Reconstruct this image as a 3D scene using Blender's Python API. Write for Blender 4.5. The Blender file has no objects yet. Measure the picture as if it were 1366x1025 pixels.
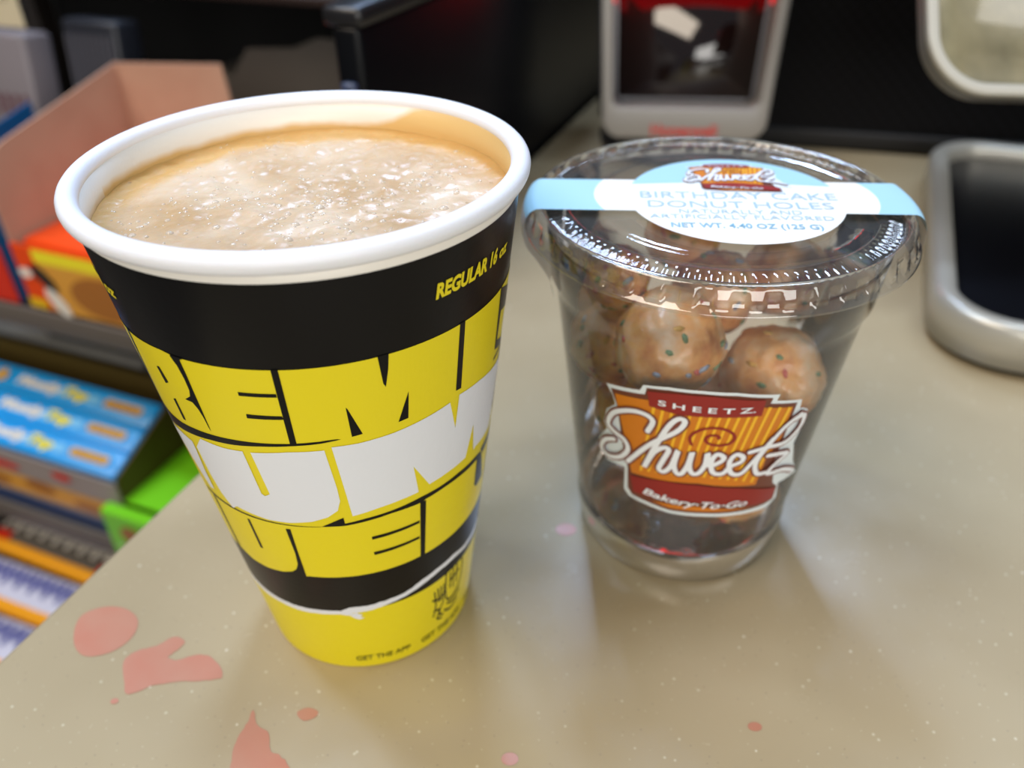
import bpy, bmesh, math, random, json
from mathutils import Vector, Matrix, noise
from mathutils.geometry import tessellate_polygon
scene = bpy.context.scene
C = scene.collection
rad = math.radians
random.seed(7)

# ---------------------------------------------------------------- camera, world, lights, exposure
F_PX, PITCH, ROLL, CAM_H = 1103.5, 0.6168, -0.016, 0.1829
cam = bpy.data.cameras.new('camera'); camo = bpy.data.objects.new('camera', cam); C.objects.link(camo)
cam.sensor_width = 36; cam.lens = 36*F_PX/1366; cam.clip_start = 0.005; cam.clip_end = 30
fw = Vector((0, math.cos(PITCH), -math.sin(PITCH))); r0 = Vector((1, 0, 0)); u0 = r0.cross(fw)
Rv = r0*math.cos(ROLL)+u0*math.sin(ROLL); Uv = -r0*math.sin(ROLL)+u0*math.cos(ROLL)
camo.matrix_world = Matrix(((Rv.x, Uv.x, -fw.x, 0), (Rv.y, Uv.y, -fw.y, 0), (Rv.z, Uv.z, -fw.z, CAM_H), (0, 0, 0, 1)))
cam.dof.use_dof = True; cam.dof.focus_distance = 0.160; cam.dof.aperture_fstop = 10.5
scene.camera = camo
scene.view_settings.view_transform = 'Standard'; scene.view_settings.look = 'None'
scene.view_settings.gamma = 1; scene.view_settings.use_curve_mapping = False
scene.view_settings.exposure = -0.47
scene.cycles.transparent_max_bounces = 32
scene.cycles.max_bounces = 10
scene.cycles.caustics_reflective = False
w = bpy.data.worlds.new('store_ambient'); scene.world = w; w.use_nodes = True
bg = w.node_tree.nodes['Background']; bg.inputs['Color'].default_value = (.86, .92, 1.0, 1); bg.inputs['Strength'].default_value = 0.20
def area(name, loc, target, size, power, col):
    l = bpy.data.lights.new(name, 'AREA'); l.shape = 'RECTANGLE'; l.size, l.size_y = size; l.energy = power; l.color = col
    o = bpy.data.objects.new(name, l); C.objects.link(o); o.location = loc
    o.rotation_euler = (Vector(target)-Vector(loc)).to_track_quat('-Z', 'Y').to_euler(); return o
area('window_daylight', (-.06, 1.9, 2.1), (0, .3, 0), (.42, .80), 92, (.48, .66, 1))
area('ceiling_panel_warm', (-1.3, -.5, 2.3), (-.05, .15, 0), (1.8, 1.1), 60, (1, .86, .70))
area('added_lid_strip', (-.95, .75, 2.3), (-.1, .2, 0), (.25, 1.2), 40, (.60, .76, 1))  # unseen strip added to put blue highlights on the lid ribs and rim
area('added_lid_strip', (.75, .35, 2.4), (0, .2, 0), (.25, 1.2), 28, (.66, .80, 1))  # second added strip for the lid ribs, kept out of the counter's reflection
area('added_front_fill', (.5, -2.6, .95), (0, .2, 0), (2.6, 1.3), 80, (1, .97, .92))  # unseen low fill added behind the camera to brighten the clear cup

# ---------------------------------------------------------------- materials
def lin(c):
    if isinstance(c, str):
        c = [int(c[i:i+2], 16)/255 for i in (1, 3, 5)]
    return tuple((x/12.92 if x <= .04045 else ((x+.055)/1.055)**2.4) for x in c)+(1,)
def mat(name, col, rough=.5, metal=0, spec=None, bump=None, col2=None, nscale=50, coat=0, emis=None, es=1, ramp=(.4, .6), sss=0):
    m = bpy.data.materials.new(name); m.use_nodes = True; nt = m.node_tree; N = nt.nodes; L = nt.links
    b = N['Principled BSDF']; b.inputs['Base Color'].default_value = lin(col)
    b.inputs['Roughness'].default_value = rough; b.inputs['Metallic'].default_value = metal
    if spec is not None: b.inputs['Specular IOR Level'].default_value = spec
    if coat: b.inputs['Coat Weight'].default_value = coat; b.inputs['Coat Roughness'].default_value = .05
    if emis: b.inputs['Emission Color'].default_value = lin(emis); b.inputs['Emission Strength'].default_value = es
    if sss: b.inputs['Subsurface Weight'].default_value = sss; b.inputs['Subsurface Scale'].default_value = .003; b.inputs['Subsurface Radius'].default_value = (1, .5, .3)
    tc = N.new('ShaderNodeTexCoord')
    if col2:
        n = N.new('ShaderNodeTexNoise'); n.inputs['Scale'].default_value = nscale; n.inputs['Detail'].default_value = 5
        r = N.new('ShaderNodeValToRGB'); r.color_ramp.elements[0].position = ramp[0]; r.color_ramp.elements[1].position = ramp[1]
        r.color_ramp.elements[0].color = lin(col); r.color_ramp.elements[1].color = lin(col2)
        L.new(tc.outputs['Object'], n.inputs['Vector']); L.new(n.outputs['Fac'], r.inputs['Fac']); L.new(r.outputs['Color'], b.inputs['Base Color'])
    if bump:
        n = N.new('ShaderNodeTexNoise'); n.inputs['Scale'].default_value = bump[0]; n.inputs['Detail'].default_value = 4
        bp = N.new('ShaderNodeBump'); bp.inputs['Strength'].default_value = bump[1]; bp.inputs['Distance'].default_value = bump[2]
        L.new(tc.outputs['Object'], n.inputs['Vector']); L.new(n.outputs['Fac'], bp.inputs['Height']); L.new(bp.outputs['Normal'], b.inputs['Normal'])
    return m
def clear_mat(name, tint=(1, 1, 1), ior=1.5, rough=.03, haze=0.0, bump=None, boost=1.0):
    # clear thermoformed film: mostly see-through, Fresnel mirror on top, a little milky haze
    m = bpy.data.materials.new(name); m.use_nodes = True; nt = m.node_tree; N = nt.nodes; L = nt.links
    for n in list(N): N.remove(n)
    out = N.new('ShaderNodeOutputMaterial'); tr = N.new('ShaderNodeBsdfTransparent'); gl = N.new('ShaderNodeBsdfGlossy')
    tr.inputs['Color'].default_value = (*tint, 1); gl.inputs['Roughness'].default_value = rough
    lw = N.new('ShaderNodeFresnel'); lw.inputs['IOR'].default_value = ior
    mu = N.new('ShaderNodeMath'); mu.operation = 'MULTIPLY'; mu.use_clamp = True; mu.inputs[1].default_value = boost
    mx = N.new('ShaderNodeMixShader'); L.new(lw.outputs[0], mu.inputs[0]); L.new(mu.outputs[0], mx.inputs['Fac']); L.new(tr.outputs[0], mx.inputs[1]); L.new(gl.outputs[0], mx.inputs[2])
    last = mx
    if haze:
        df = N.new('ShaderNodeBsdfDiffuse'); df.inputs['Color'].default_value = (.85, .87, .9, 1)
        m2 = N.new('ShaderNodeMixShader'); m2.inputs['Fac'].default_value = haze
        L.new(mx.outputs[0], m2.inputs[1]); L.new(df.outputs[0], m2.inputs[2]); last = m2
    if bump:
        tc = N.new('ShaderNodeTexCoord'); n = N.new('ShaderNodeTexNoise'); n.inputs['Scale'].default_value = bump[0]; n.inputs['Detail'].default_value = 2
        bp = N.new('ShaderNodeBump'); bp.inputs['Strength'].default_value = bump[1]; bp.inputs['Distance'].default_value = bump[2]
        L.new(tc.outputs['Object'], n.inputs['Vector']); L.new(n.outputs['Fac'], bp.inputs['Height'])
        L.new(bp.outputs['Normal'], gl.inputs['Normal']); L.new(bp.outputs['Normal'], lw.inputs['Normal'])
    L.new(last.outputs[0], out.inputs['Surface']); return m

# ---------------------------------------------------------------- helpers
def link_bm(name, bm, m, parent=None, smooth=True, loc=None, rot=None):
    me = bpy.data.meshes.new(name); bm.to_mesh(me); bm.free()
    for mm in (m if isinstance(m, list) else [m]): me.materials.append(mm)
    if smooth: me.polygons.foreach_set('use_smooth', [True]*len(me.polygons))
    o = bpy.data.objects.new(name, me); C.objects.link(o)
    if parent: o.parent = parent
    if loc: o.location = loc
    if rot: o.rotation_euler = rot
    return o
def tag(o, label=None, cat=None, group=None, kind=None):
    for k, v in (('label', label), ('category', cat), ('group', group), ('kind', kind)):
        if v: o[k] = v
    return o
def empty(name, loc, rot=(0, 0, 0)):
    o = bpy.data.objects.new(name, None); o.empty_display_size = .01; C.objects.link(o); o.location = loc; o.rotation_euler = rot; return o
def lathe(profile, n=192, wob=None, close=False):
    bm = bmesh.new(); rings = []
    for i, (r, z) in enumerate(profile):
        ring = []
        for k in range(n):
            a = 2*math.pi*k/n; dr, dz = wob(i, a) if wob else (0, 0)
            ring.append(bm.verts.new(((r+dr)*math.cos(a), (r+dr)*math.sin(a), z+dz)))
        rings.append(ring)
    prs = list(zip(rings, rings[1:]))+([(rings[-1], rings[0])] if close else [])
    for a, b in prs:
        for k in range(n): bm.faces.new((a[k], a[(k+1) % n], b[(k+1) % n], b[k]))
    return bm
def cap(bm, top=False):
    es = [e for e in bm.edges if e.is_boundary]
    zs = [e.verts[0].co.z for e in es]; t = max(zs) if top else min(zs)
    es = [e for e in es if abs(e.verts[0].co.z-t) < 1e-7]
    bmesh.ops.contextual_create(bm, geom=es); return bm
def rbox(sx, sy, sz, bev=.002, seg=2, bm=None, loc=(0, 0, 0), M=None):
    """bevelled box, loc = centre"""
    b = bmesh.new(); bmesh.ops.create_cube(b, size=1); bmesh.ops.scale(b, vec=(sx, sy, sz), verts=b.verts)
    if bev: bmesh.ops.bevel(b, geom=b.edges[:], offset=bev, segments=seg, affect='EDGES', profile=.5)
    bmesh.ops.translate(b, vec=loc, verts=b.verts)
    if M: bmesh.ops.transform(b, matrix=M, verts=b.verts)
    if bm is None: return b
    me = bpy.data.meshes.new('t'); b.to_mesh(me); b.free(); bm.from_mesh(me); bpy.data.meshes.remove(me); return bm
def rrect(sx, sy, r, n=10):
    pts = []
    for cx, cy, a0 in ((sx/2-r, sy/2-r, 0), (-sx/2+r, sy/2-r, 90), (-sx/2+r, -sy/2+r, 180), (sx/2-r, -sy/2+r, 270)):
        for i in range(n+1):
            a = rad(a0+90*i/n); pts.append((cx+r*math.cos(a), cy+r*math.sin(a)))
    return pts
def prism(pts, z0, z1, bev=0):
    bm = bmesh.new(); vs = [bm.verts.new((x, y, z0)) for x, y in pts]; f = bm.faces.new(vs)
    if f.normal.z > 0 or True:
        r = bmesh.ops.extrude_face_region(bm, geom=[f]); bmesh.ops.translate(bm, vec=(0, 0, z1-z0), verts=[v for v in r['geom'] if isinstance(v, bmesh.types.BMVert)])
    bmesh.ops.recalc_face_normals(bm, faces=bm.faces)
    if bev:
        es = [e for e in bm.edges if abs(e.verts[0].co.z-e.verts[1].co.z) < 1e-7]
        bmesh.ops.bevel(bm, geom=es, offset=bev, segments=3, affect='EDGES', profile=.5)
    return bm
def frame_prism(outer, inner, z0, z1, bev=0):
    n = len(outer); bm = bmesh.new(); V = []
    for pts, z in ((outer, z0), (outer, z1), (inner, z1), (inner, z0)):
        V.append([bm.verts.new((x, y, z)) for x, y in pts])
    for a in range(4):
        A, B = V[a], V[(a+1) % 4]
        for k in range(n): bm.faces.new((A[k], A[(k+1) % n], B[(k+1) % n], B[k]))
    bmesh.ops.recalc_face_normals(bm, faces=bm.faces)
    if bev:
        es = [e for e in bm.edges if abs(e.verts[0].co.z-z1) < 1e-7 and abs(e.verts[1].co.z-z1) < 1e-7 and len(set(f.normal.to_tuple(1) for f in e.link_faces)) > 1]
        bmesh.ops.bevel(bm, geom=es, offset=bev, segments=3, affect='EDGES', profile=.5)
    return bm
# flat print: 2D polygons -> cut into strips -> mapped on the surface
def poly_bm(contours, bm=None):
    bm = bm or bmesh.new()
    for poly in contours:
        loops = poly if isinstance(poly[0][0], (list, tuple)) else [poly]
        vv = [[Vector((p[0], p[1], (p[2]*4e-5 if len(p) > 2 else 0))) for p in lp] for lp in loops]
        flat = [bm.verts.new(v) for lp in vv for v in lp]
        for t in tessellate_polygon(vv):
            try: bm.faces.new([flat[i] for i in t])
            except ValueError: pass
    return bm
def ribbon(pts, width, closed=False, smooth=True, sub=6):
    P = [Vector((p[0], p[1])) for p in pts]
    if smooth and len(P) > 2:
        Q = []
        for i in range(len(P)-1):
            p0 = P[max(i-1, 0)]; p1 = P[i]; p2 = P[i+1]; p3 = P[min(i+2, len(P)-1)]
            for k in range(sub):
                t = k/sub; Q.append(.5*((2*p1)+(-p0+p2)*t+(2*p0-5*p1+4*p2-p3)*t*t+(-p0+3*p1-3*p2+p3)*t**3))
        Q.append(P[-1]); P = Q
    # one continuous strip; the third number lifts it slightly along its length so crossings never lie in one plane
    P = [p for k, p in enumerate(P) if k == 0 or (p-P[k-1]).length > 1e-6]; n = len(P); L_, R2 = [], []
    for k in range(n):
        d = (P[min(k+1, n-1)]-P[max(k-1, 0)]).normalized(); nn = Vector((-d.y, d.x))*width/2
        L_.append((*(P[k]+nn), k/n)); R2.append((*(P[k]-nn), k/n))
    out = [[L_[k], L_[k+1], R2[k+1], R2[k]] for k in range(n-1)]
    for k, s, side in ((0, -1, (R2[0], L_[0])), (n-1, 1, (L_[-1], R2[-1]))):
        d = (P[min(k+1, n-1)]-P[max(k-1, 0)]).normalized()*s; a0 = math.atan2(d.y, d.x)
        out.append([(P[k].x+width/2*math.cos(a0+rad(90-20*q)), P[k].y+width/2*math.sin(a0+rad(90-20*q)), k/n) for q in range(10)])
    return out
def cuts(bm, step, axis=0):
    if not bm.verts: return bm
    lo = min(v.co[axis] for v in bm.verts); hi = max(v.co[axis] for v in bm.verts)
    x = math.ceil(lo/step)*step
    no = Vector((0, 0, 0)); no[axis] = 1
    while x < hi:
        co = Vector((0, 0, 0)); co[axis] = x
        bmesh.ops.bisect_plane(bm, geom=bm.verts[:]+bm.edges[:]+bm.faces[:], plane_co=co, plane_no=no, dist=1e-7); x += step
    return bm
def mapped(name, bm, fn, m, parent, step=None, axis=0, label=None):
    if step: cuts(bm, step, axis)
    for v in bm.verts:
        lift = v.co.z; p = Vector(fn(v.co.x, v.co.y))
        v.co = p+(Vector((p.x, p.y, 0)).normalized() if step else Vector((0, 0, 1)))*lift
    o = link_bm(name, bm, m, parent, smooth=False)
    if label: o['label'] = label
    return o
def text_bm(s, height=1, bold=0.0, shear=0.0, space=1.0, xscale=1.0, align='LEFT'):
    cu = bpy.data.curves.new('t', 'FONT'); cu.body = s; cu.size = 1; cu.offset = bold; cu.shear = shear; cu.space_character = space; cu.resolution_u = 3
    o = bpy.data.objects.new('t', cu); C.objects.link(o)
    dg = bpy.context.evaluated_depsgraph_get(); me = bpy.data.meshes.new_from_object(o.evaluated_get(dg))
    bm = bmesh.new(); bm.from_mesh(me); bpy.data.objects.remove(o); bpy.data.curves.remove(cu); bpy.data.meshes.remove(me)
    k = height/.73
    bmesh.ops.scale(bm, vec=(k*xscale, k, 1), verts=bm.verts)
    xs = [v.co.x for v in bm.verts]; w_ = max(xs)-min(xs)
    dx = -min(xs)-(w_/2 if align == 'CENTER' else 0)
    bmesh.ops.translate(bm, vec=(dx, 0, 0), verts=bm.verts)
    bmesh.ops.triangulate(bm, faces=bm.faces[:])
    return bm, w_
def fit_text(s, x0, x1, y0, height, **kw):
    bm, w_ = text_bm(s, height, **kw)
    bmesh.ops.scale(bm, vec=((x1-x0)/w_, 1, 1), verts=bm.verts); bmesh.ops.translate(bm, vec=(x0, y0, 0), verts=bm.verts); return bm
# outlines of the print: degrees/millimetres on the paper cup, millimetres on the label
LOGO={"outline":[[-25.86,16.81],[-16.6,19.18],[-15.81,21.1],[-10.08,22.43],[-2.76,22.92],[4.51,22.74],[14.67,20.86],[14.3,19.0],[21.65,17.05],[22.13,14.04],[25.53,11.22],[25.93,7.43],[24.95,1.07],[28.1,-6.72],[32.94,-13.88],[24.94,-13.58],[26.83,-20.17],[23.94,-22.64],[13.41,-21.63],[3.0,-21.01],[-6.84,-20.98],[-13.72,-20.02],[-19.07,-19.25],[-20.73,-17.36],[-20.43,-9.01],[-26.23,-9.81],[-29.52,-7.75],[-29.48,-3.6],[-26.28,1.44],[-27.19,3.83],[-26.0,8.4],[-23.18,11.41],[-23.99,14.21]],"border":[[-24.38,16.1],[-15.31,18.38],[-14.9,20.59],[-10.03,21.57],[-2.67,22.06],[4.66,21.86],[13.09,20.18],[12.82,18.46],[20.38,16.55],[20.04,5.21],[19.74,-2.7],[22.24,-12.25],[24.79,-14.59],[25.2,-19.85],[22.02,-20.54],[13.08,-20.26],[2.8,-19.73],[-6.94,-19.84],[-12.9,-18.86],[-18.13,-18.18],[-19.48,-16.1],[-19.52,-8.51],[-21.14,-0.58],[-22.59,11.27]],"orange":[[-23.12,15.14],[-13.75,17.19],[-0.97,18.09],[11.3,17.59],[19.36,15.66],[19.05,5.59],[16.47,-1.52],[15.87,-10.29],[-0.4,-7.97],[-18.26,-9.66],[-21.11,5.38]],"banner":[[-14.68,19.88],[-8.12,21.23],[-0.21,21.72],[11.3,20.01],[11.3,15.13],[5.13,15.29],[-0.61,15.21],[-7.62,14.87],[-14.02,15.45]],"banner2":[[-18.6,-10.7],[-9.39,-8.87],[-0.33,-8.5],[10.73,-10.07],[23.96,-14.5],[24.15,-18.73],[18.33,-18.85],[8.75,-16.3],[0.55,-15.15],[-11.34,-16.18],[-17.42,-16.46]],"strip":[[-12.1,-17.61],[0.79,-16.95],[17.54,-19.47],[11.03,-19.1],[1.04,-18.77],[-7.03,-18.72]],"stripes":[[[-13.33,15.35],[-12.58,15.53],[-15.14,-7.5],[-15.88,-7.85]],[[-11.09,16.14],[-10.37,16.28],[-12.96,-6.87],[-13.67,-7.16]],[[-8.92,16.81],[-8.22,16.91],[-10.85,-6.35],[-11.54,-6.61]],[[-6.81,17.36],[-6.11,17.43],[-8.79,-5.96],[-9.46,-6.18]],[[-4.73,17.81],[-4.04,17.84],[-6.77,-5.68],[-7.43,-5.86]],[[-2.46,16.37],[-1.77,16.37],[-4.78,-5.5],[-5.43,-5.65]],[[-0.38,16.61],[0.31,16.57],[-2.79,-5.42],[-3.44,-5.53]],[[1.71,16.75],[2.41,16.68],[-0.8,-5.45],[-1.45,-5.53]],[[3.83,16.78],[4.55,16.68],[1.21,-5.57],[0.55,-5.62]],[[5.99,16.71],[6.73,16.56],[3.24,-5.8],[2.58,-5.82]],[[8.22,16.51],[8.99,16.33],[5.32,-6.15],[4.64,-6.12]],[[10.13,18.06],[10.93,17.84],[7.46,-6.62],[6.77,-6.55]],[[12.52,17.62],[13.36,17.34],[9.69,-7.22],[8.97,-7.11]],[[15.07,17.01],[15.98,16.66],[12.04,-7.98],[11.27,-7.81]],[[17.84,16.18],[18.84,15.75],[14.54,-8.92],[13.72,-8.69]]],"swirl":[[2.51,8.33],[2.66,8.66],[2.39,9.07],[1.68,9.35],[0.73,9.28],[-0.11,8.76],[-0.45,7.88],[-0.01,6.92],[1.28,6.21],[3.12,6.01],[4.96,6.47],[6.12,7.6],[6.05,9.21],[4.64,10.8],[2.22,11.74],[-0.54,11.54],[-2.88,10.13],[-4.03,7.96],[-3.42,5.73]],"script":[[[-14.05,7.26],[-12.92,11.04],[-14.98,12.57],[-18.69,12.03],[-23.23,9.03],[-25.18,4.56],[-23.35,2.67],[-20.26,1.4],[-19.22,-1.59],[-21.63,-5.46],[-25.6,-7.3],[-28.01,-5.72],[-26.43,-2.16],[-23.42,-0.15]],[[-19.18,-5.7],[-13.13,3.21],[-7.18,9.54],[-5.63,13.03],[-7.18,13.6],[-9.27,10.39],[-11.99,2.66],[-14.48,-5.52],[-12.25,0.55],[-9.83,3.21],[-8.58,2.6],[-9.88,-1.66],[-10.6,-4.51],[-9.33,-5.23],[-7.6,-2.51],[-6.36,3.21],[-6.92,-1.81],[-6.08,-4.72],[-4.77,-4.62],[-3.54,-1.05],[-2.97,3.3],[-3.21,-1.51],[-2.19,-4.15],[-0.65,-3.74],[0.53,-0.73],[0.68,3.34],[1.42,-0.98],[4.17,0.61],[4.63,2.12],[2.93,3.13],[1.9,0.58],[2.76,-3.31],[5.25,-3.76],[6.82,-1.37],[9.34,0.18],[9.36,1.9],[7.5,2.83],[6.37,0.3],[7.41,-3.71],[10.12,-4.29],[12.53,-0.43],[16.28,6.53]],[[22.49,12.31],[18.64,9.59],[14.83,3.02],[13.46,-1.68],[14.72,-5.35],[17.11,-5.89]],[[10.95,3.13],[15.41,3.85],[20.5,3.85],[23.89,7.44],[23.86,11.44],[21.5,11.33]],[[16.49,0.51],[22.76,-0.92],[20.5,-3.0],[18.18,-6.48],[23.54,-7.28],[28.5,-10.11]]],"ban_txt":[[-12.89,16.42],[10.34,16.4],[-13.01,18.82]],"ban2_txt":[[-15.66,-15.25],[20.07,-17.96],[-15.79,-10.92]]}
CUP={"top1":[[-138.76,100.76],[-129.12,102.32],[-122.9,102.68],[-119.87,102.08],[-116.89,101.67],[-110.13,101.89],[-103.45,101.99],[-97.27,102.05],[-91.39,102.09],[-86.81,102.15],[-81.73,102.07],[-76.07,102.01],[-78.85,102.16],[-73.13,102.16],[-66.05,102.14],[-62.36,102.09],[-54.48,102.11],[-47.13,102.13],[-40.39,102.09],[-38.04,102.06],[-28.63,102.09],[-17.45,101.47]],"bot3":[[-137.68,40.82],[-134.1,37.59],[-127.66,37.9],[-119.56,38.44],[-111.18,39.66],[-105.67,40.86],[-101.01,39.65],[-94.11,40.05],[-84.53,40.24],[-72.43,40.21],[-63.4,39.88],[-54.58,39.06],[-52.25,40.14],[-42.04,39.88],[-30.24,39.4],[-12.38,37.17]],"black":[[[-120.06,101.82],[-118.92,99.84],[-118.4,96.87],[-118.45,93.98],[-119.32,92.29],[-122.21,90.8],[-119.47,90.76],[-118.25,89.26],[-117.51,86.99],[-117.28,84.54],[-116.93,83.67],[-116.88,88.68],[-116.88,94.06],[-116.78,98.1],[-116.89,101.67],[-115.54,103.58],[-119.96,103.14]],[[-129.66,96.87],[-128.25,97.19],[-127.19,93.59],[-129.12,92.81]],[[-129.08,88.82],[-127.7,89.32],[-127.71,83.55],[-129.07,83.34]],[[-141.57,81.35],[-131.71,81.64],[-124.15,82.27],[-117.55,82.68],[-109.34,83.11],[-100.29,83.41],[-92.0,83.64],[-85.99,83.87],[-78.7,84.06],[-83.29,84.06],[-77.77,83.87],[-83.43,83.44],[-78.79,83.62],[-86.15,83.24],[-92.19,83.0],[-100.66,82.48],[-110.12,81.53],[-119.21,80.81],[-127.31,79.74],[-136.73,78.42],[-147.56,76.27]],[[-102.09,96.51],[-91.9,96.53],[-91.92,95.67],[-102.14,95.58]],[[-101.94,91.01],[-92.06,90.96],[-91.7,90.06],[-102.11,89.91]],[[-91.27,103.44],[-89.46,103.42],[-89.8,102.24],[-90.14,83.63],[-92.04,83.51],[-91.63,102.26]],[[-65.35,103.06],[-62.3,102.88],[-62.48,102.23],[-62.89,98.66],[-63.87,94.65],[-64.5,95.67],[-65.44,102.17]],[[-75.09,91.83],[-74.67,91.35],[-71.53,84.31],[-74.63,84.07]],[[-57.42,91.81],[-57.78,85.0],[-60.91,84.82]],[[-40.28,102.86],[-38.2,102.66],[-38.12,101.93],[-38.09,85.62],[-40.43,85.83],[-40.21,102.13]],[[-17.86,102.34],[-3.82,98.09],[-3.86,93.2],[-14.84,95.56],[-15.47,88.48],[-3.77,84.92],[-3.79,83.19],[-17.06,86.55]],[[-118.42,56.84],[-117.34,56.94],[-116.85,46.87],[-118.22,46.92]],[[-102.67,56.99],[-100.84,57.07],[-101.04,47.75],[-101.01,39.65],[-101.78,37.65],[-112.25,35.52],[-111.23,39.56],[-106.64,40.85],[-104.35,42.19],[-102.96,44.23],[-102.37,48.37]],[[-89.54,58.36],[-84.67,59.95],[-81.52,60.88],[-81.35,58.89],[-74.38,59.45],[-65.08,59.81],[-54.16,60.36],[-45.57,60.34],[-36.55,60.38],[-26.24,59.82],[-20.12,59.15],[-18.84,57.12],[-23.94,58.11],[-36.36,58.89],[-43.4,59.16],[-51.89,58.96],[-54.19,58.58],[-65.16,58.97],[-74.52,58.52],[-81.5,58.16],[-86.55,58.32]],[[-73.21,53.0],[-54.77,52.93],[-54.79,52.04],[-73.05,51.96]],[[-73.22,47.52],[-54.89,47.47],[-54.91,46.62],[-73.05,46.44]],[[-54.36,59.01],[-51.89,58.53],[-52.46,40.23],[-52.26,38.5],[-54.59,38.65]],[[-22.98,58.18],[-18.45,57.96],[-13.39,47.88],[-20.61,48.02],[-22.95,49.61]]],"white":[[[-129.09,75.65],[-124.0,79.71],[-114.42,79.75],[-107.75,80.2],[-106.78,67.81],[-105.76,67.25],[-103.72,68.15],[-105.08,80.3],[-93.38,81.36],[-82.93,81.51],[-81.6,70.51],[-81.44,66.4],[-82.8,63.39],[-86.49,61.53],[-92.02,60.22],[-99.97,59.39],[-108.27,59.21],[-115.2,59.75],[-120.9,60.21],[-123.9,58.71],[-127.19,62.46],[-128.84,68.08]],[[-145.53,76.27],[-136.76,77.09],[-130.59,76.79],[-130.63,74.41],[-132.05,67.56],[-131.96,61.73],[-134.95,61.08]],[[-80.75,82.14],[-73.08,82.06],[-62.54,82.43],[-53.3,83.01],[-42.85,83.69],[-39.88,75.48],[-38.8,84.17],[-28.51,83.41],[-3.8,80.04],[-12.13,62.71],[-26.16,63.58],[-27.65,63.16],[-29.41,71.76],[-32.91,63.48],[-43.37,63.4],[-50.68,63.2],[-56.67,70.86],[-54.99,62.44],[-61.67,62.32],[-69.5,61.95],[-78.41,61.03]]],"tornT":[[-135.93,27.29],[-132.44,25.36],[-120.19,25.88],[-110.55,25.88],[-99.79,26.2],[-90.85,26.42],[-86.68,27.69],[-80.09,27.56],[-72.35,28.06],[-62.33,28.67],[-53.66,30.59],[-46.59,31.27],[-35.52,31.62],[-32.13,31.06],[-26.28,30.36],[-13.23,28.88]],"tornB":[[-142.15,22.19],[-135.0,22.79],[-121.4,24.05],[-111.53,23.93],[-100.35,24.71],[-90.29,25.0],[-86.54,24.48],[-83.11,22.47],[-81.09,22.7],[-83.94,25.22],[-78.61,25.36],[-70.65,26.24],[-61.41,26.98],[-52.54,28.34],[-43.93,29.55],[-33.54,29.3],[-23.18,27.39],[-13.26,25.6]]}
# ---------------------------------------------------------------- shared materials
A_ST = rad(-22.46)                       # the shop's own axes, turned from the camera's
E2 = Vector((math.cos(A_ST), math.sin(A_ST), 0)); E1 = Vector((-math.sin(A_ST), math.cos(A_ST), 0))
def S(u, w_, z): return E2*u+E1*w_+Vector((0, 0, z))
black_plastic = mat('black_plastic', '#0c0d12', .28, bump=(900, .05, .0005))
black_matte = mat('black_matte', '#0a0a0c', .6)
silver = mat('silver_plastic', '#b3b0a6', .3, metal=.35, bump=(1500, .15, .0003))
grey_plastic = mat('grey_plastic', '#8d8b87', .45)

# ---------------------------------------------------------------- counter
def counter_mat():
    m = bpy.data.materials.new('solid_surface'); m.use_nodes = True; nt = m.node_tree; N = nt.nodes; L = nt.links
    b = N['Principled BSDF']; b.inputs['Roughness'].default_value = .3
    tc = N.new('ShaderNodeTexCoord')
    n = N.new('ShaderNodeTexNoise'); n.inputs['Scale'].default_value = 14; n.inputs['Detail'].default_value = 3
    r = N.new('ShaderNodeValToRGB'); r.color_ramp.elements[0].color = lin(COUNTER[0]); r.color_ramp.elements[1].color = lin(COUNTER[1])
    r.color_ramp.elements[0].position = .3; r.color_ramp.elements[1].position = .7
    L.new(tc.outputs['Object'], n.inputs['Vector']); L.new(n.outputs['Fac'], r.inputs['Fac'])
    last = r.outputs['Color']
    for sc, th, colr, f in ((230, .095, '#dcd5bd', .5), (420, .10, '#d6ceb5', .3), (330, .085, '#857c6c', .6), (260, .05, '#7a6654', .6), (110, .045, '#ece6d3', .6)):
        v = N.new('ShaderNodeTexVoronoi'); v.inputs['Scale'].default_value = sc; v.inputs['Randomness'].default_value = 1
        mp = N.new('ShaderNodeMapping'); mp.inputs['Location'].default_value = (sc*.13, sc*.07, .013); L.new(tc.outputs['Object'], mp.inputs['Vector']); L.new(mp.outputs[0], v.inputs['Vector'])
        rr = N.new('ShaderNodeValToRGB'); rr.color_ramp.elements[0].position = th*.7; rr.color_ramp.elements[1].position = th
        rr.color_ramp.elements[0].color = (f, f, f, 1); rr.color_ramp.elements[1].color = (0, 0, 0, 1)
        L.new(v.outputs['Distance'], rr.inputs['Fac'])
        mx = N.new('ShaderNodeMix'); mx.data_type = 'RGBA'; L.new(rr.outputs['Color'], mx.inputs['Factor']); L.new(last, mx.inputs['A']); mx.inputs['B'].default_value = lin(colr)
        last = mx.outputs['Result']
    L.new(last, b.inputs['Base Color'])
    n2 = N.new('ShaderNodeTexNoise'); n2.inputs['Scale'].default_value = 60; n2.inputs['Detail'].default_value = 4
    r2 = N.new('ShaderNodeMapRange'); r2.inputs['To Min'].default_value = .13; r2.inputs['To Max'].default_value = .34
    L.new(tc.outputs['Object'], n2.inputs['Vector']); L.new(n2.outputs['Fac'], r2.inputs['Value']); L.new(r2.outputs[0], b.inputs['Roughness'])
    bp = N.new('ShaderNodeBump'); bp.inputs['Strength'].default_value = .12; bp.inputs['Distance'].default_value = .001; L.new(n2.outputs['Fac'], bp.inputs['Height']); L.new(bp.outputs['Normal'], b.inputs['Normal'])
    return m
COUNTER = ('#a39476', '#ae9f81')
cm = counter_mat()
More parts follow.
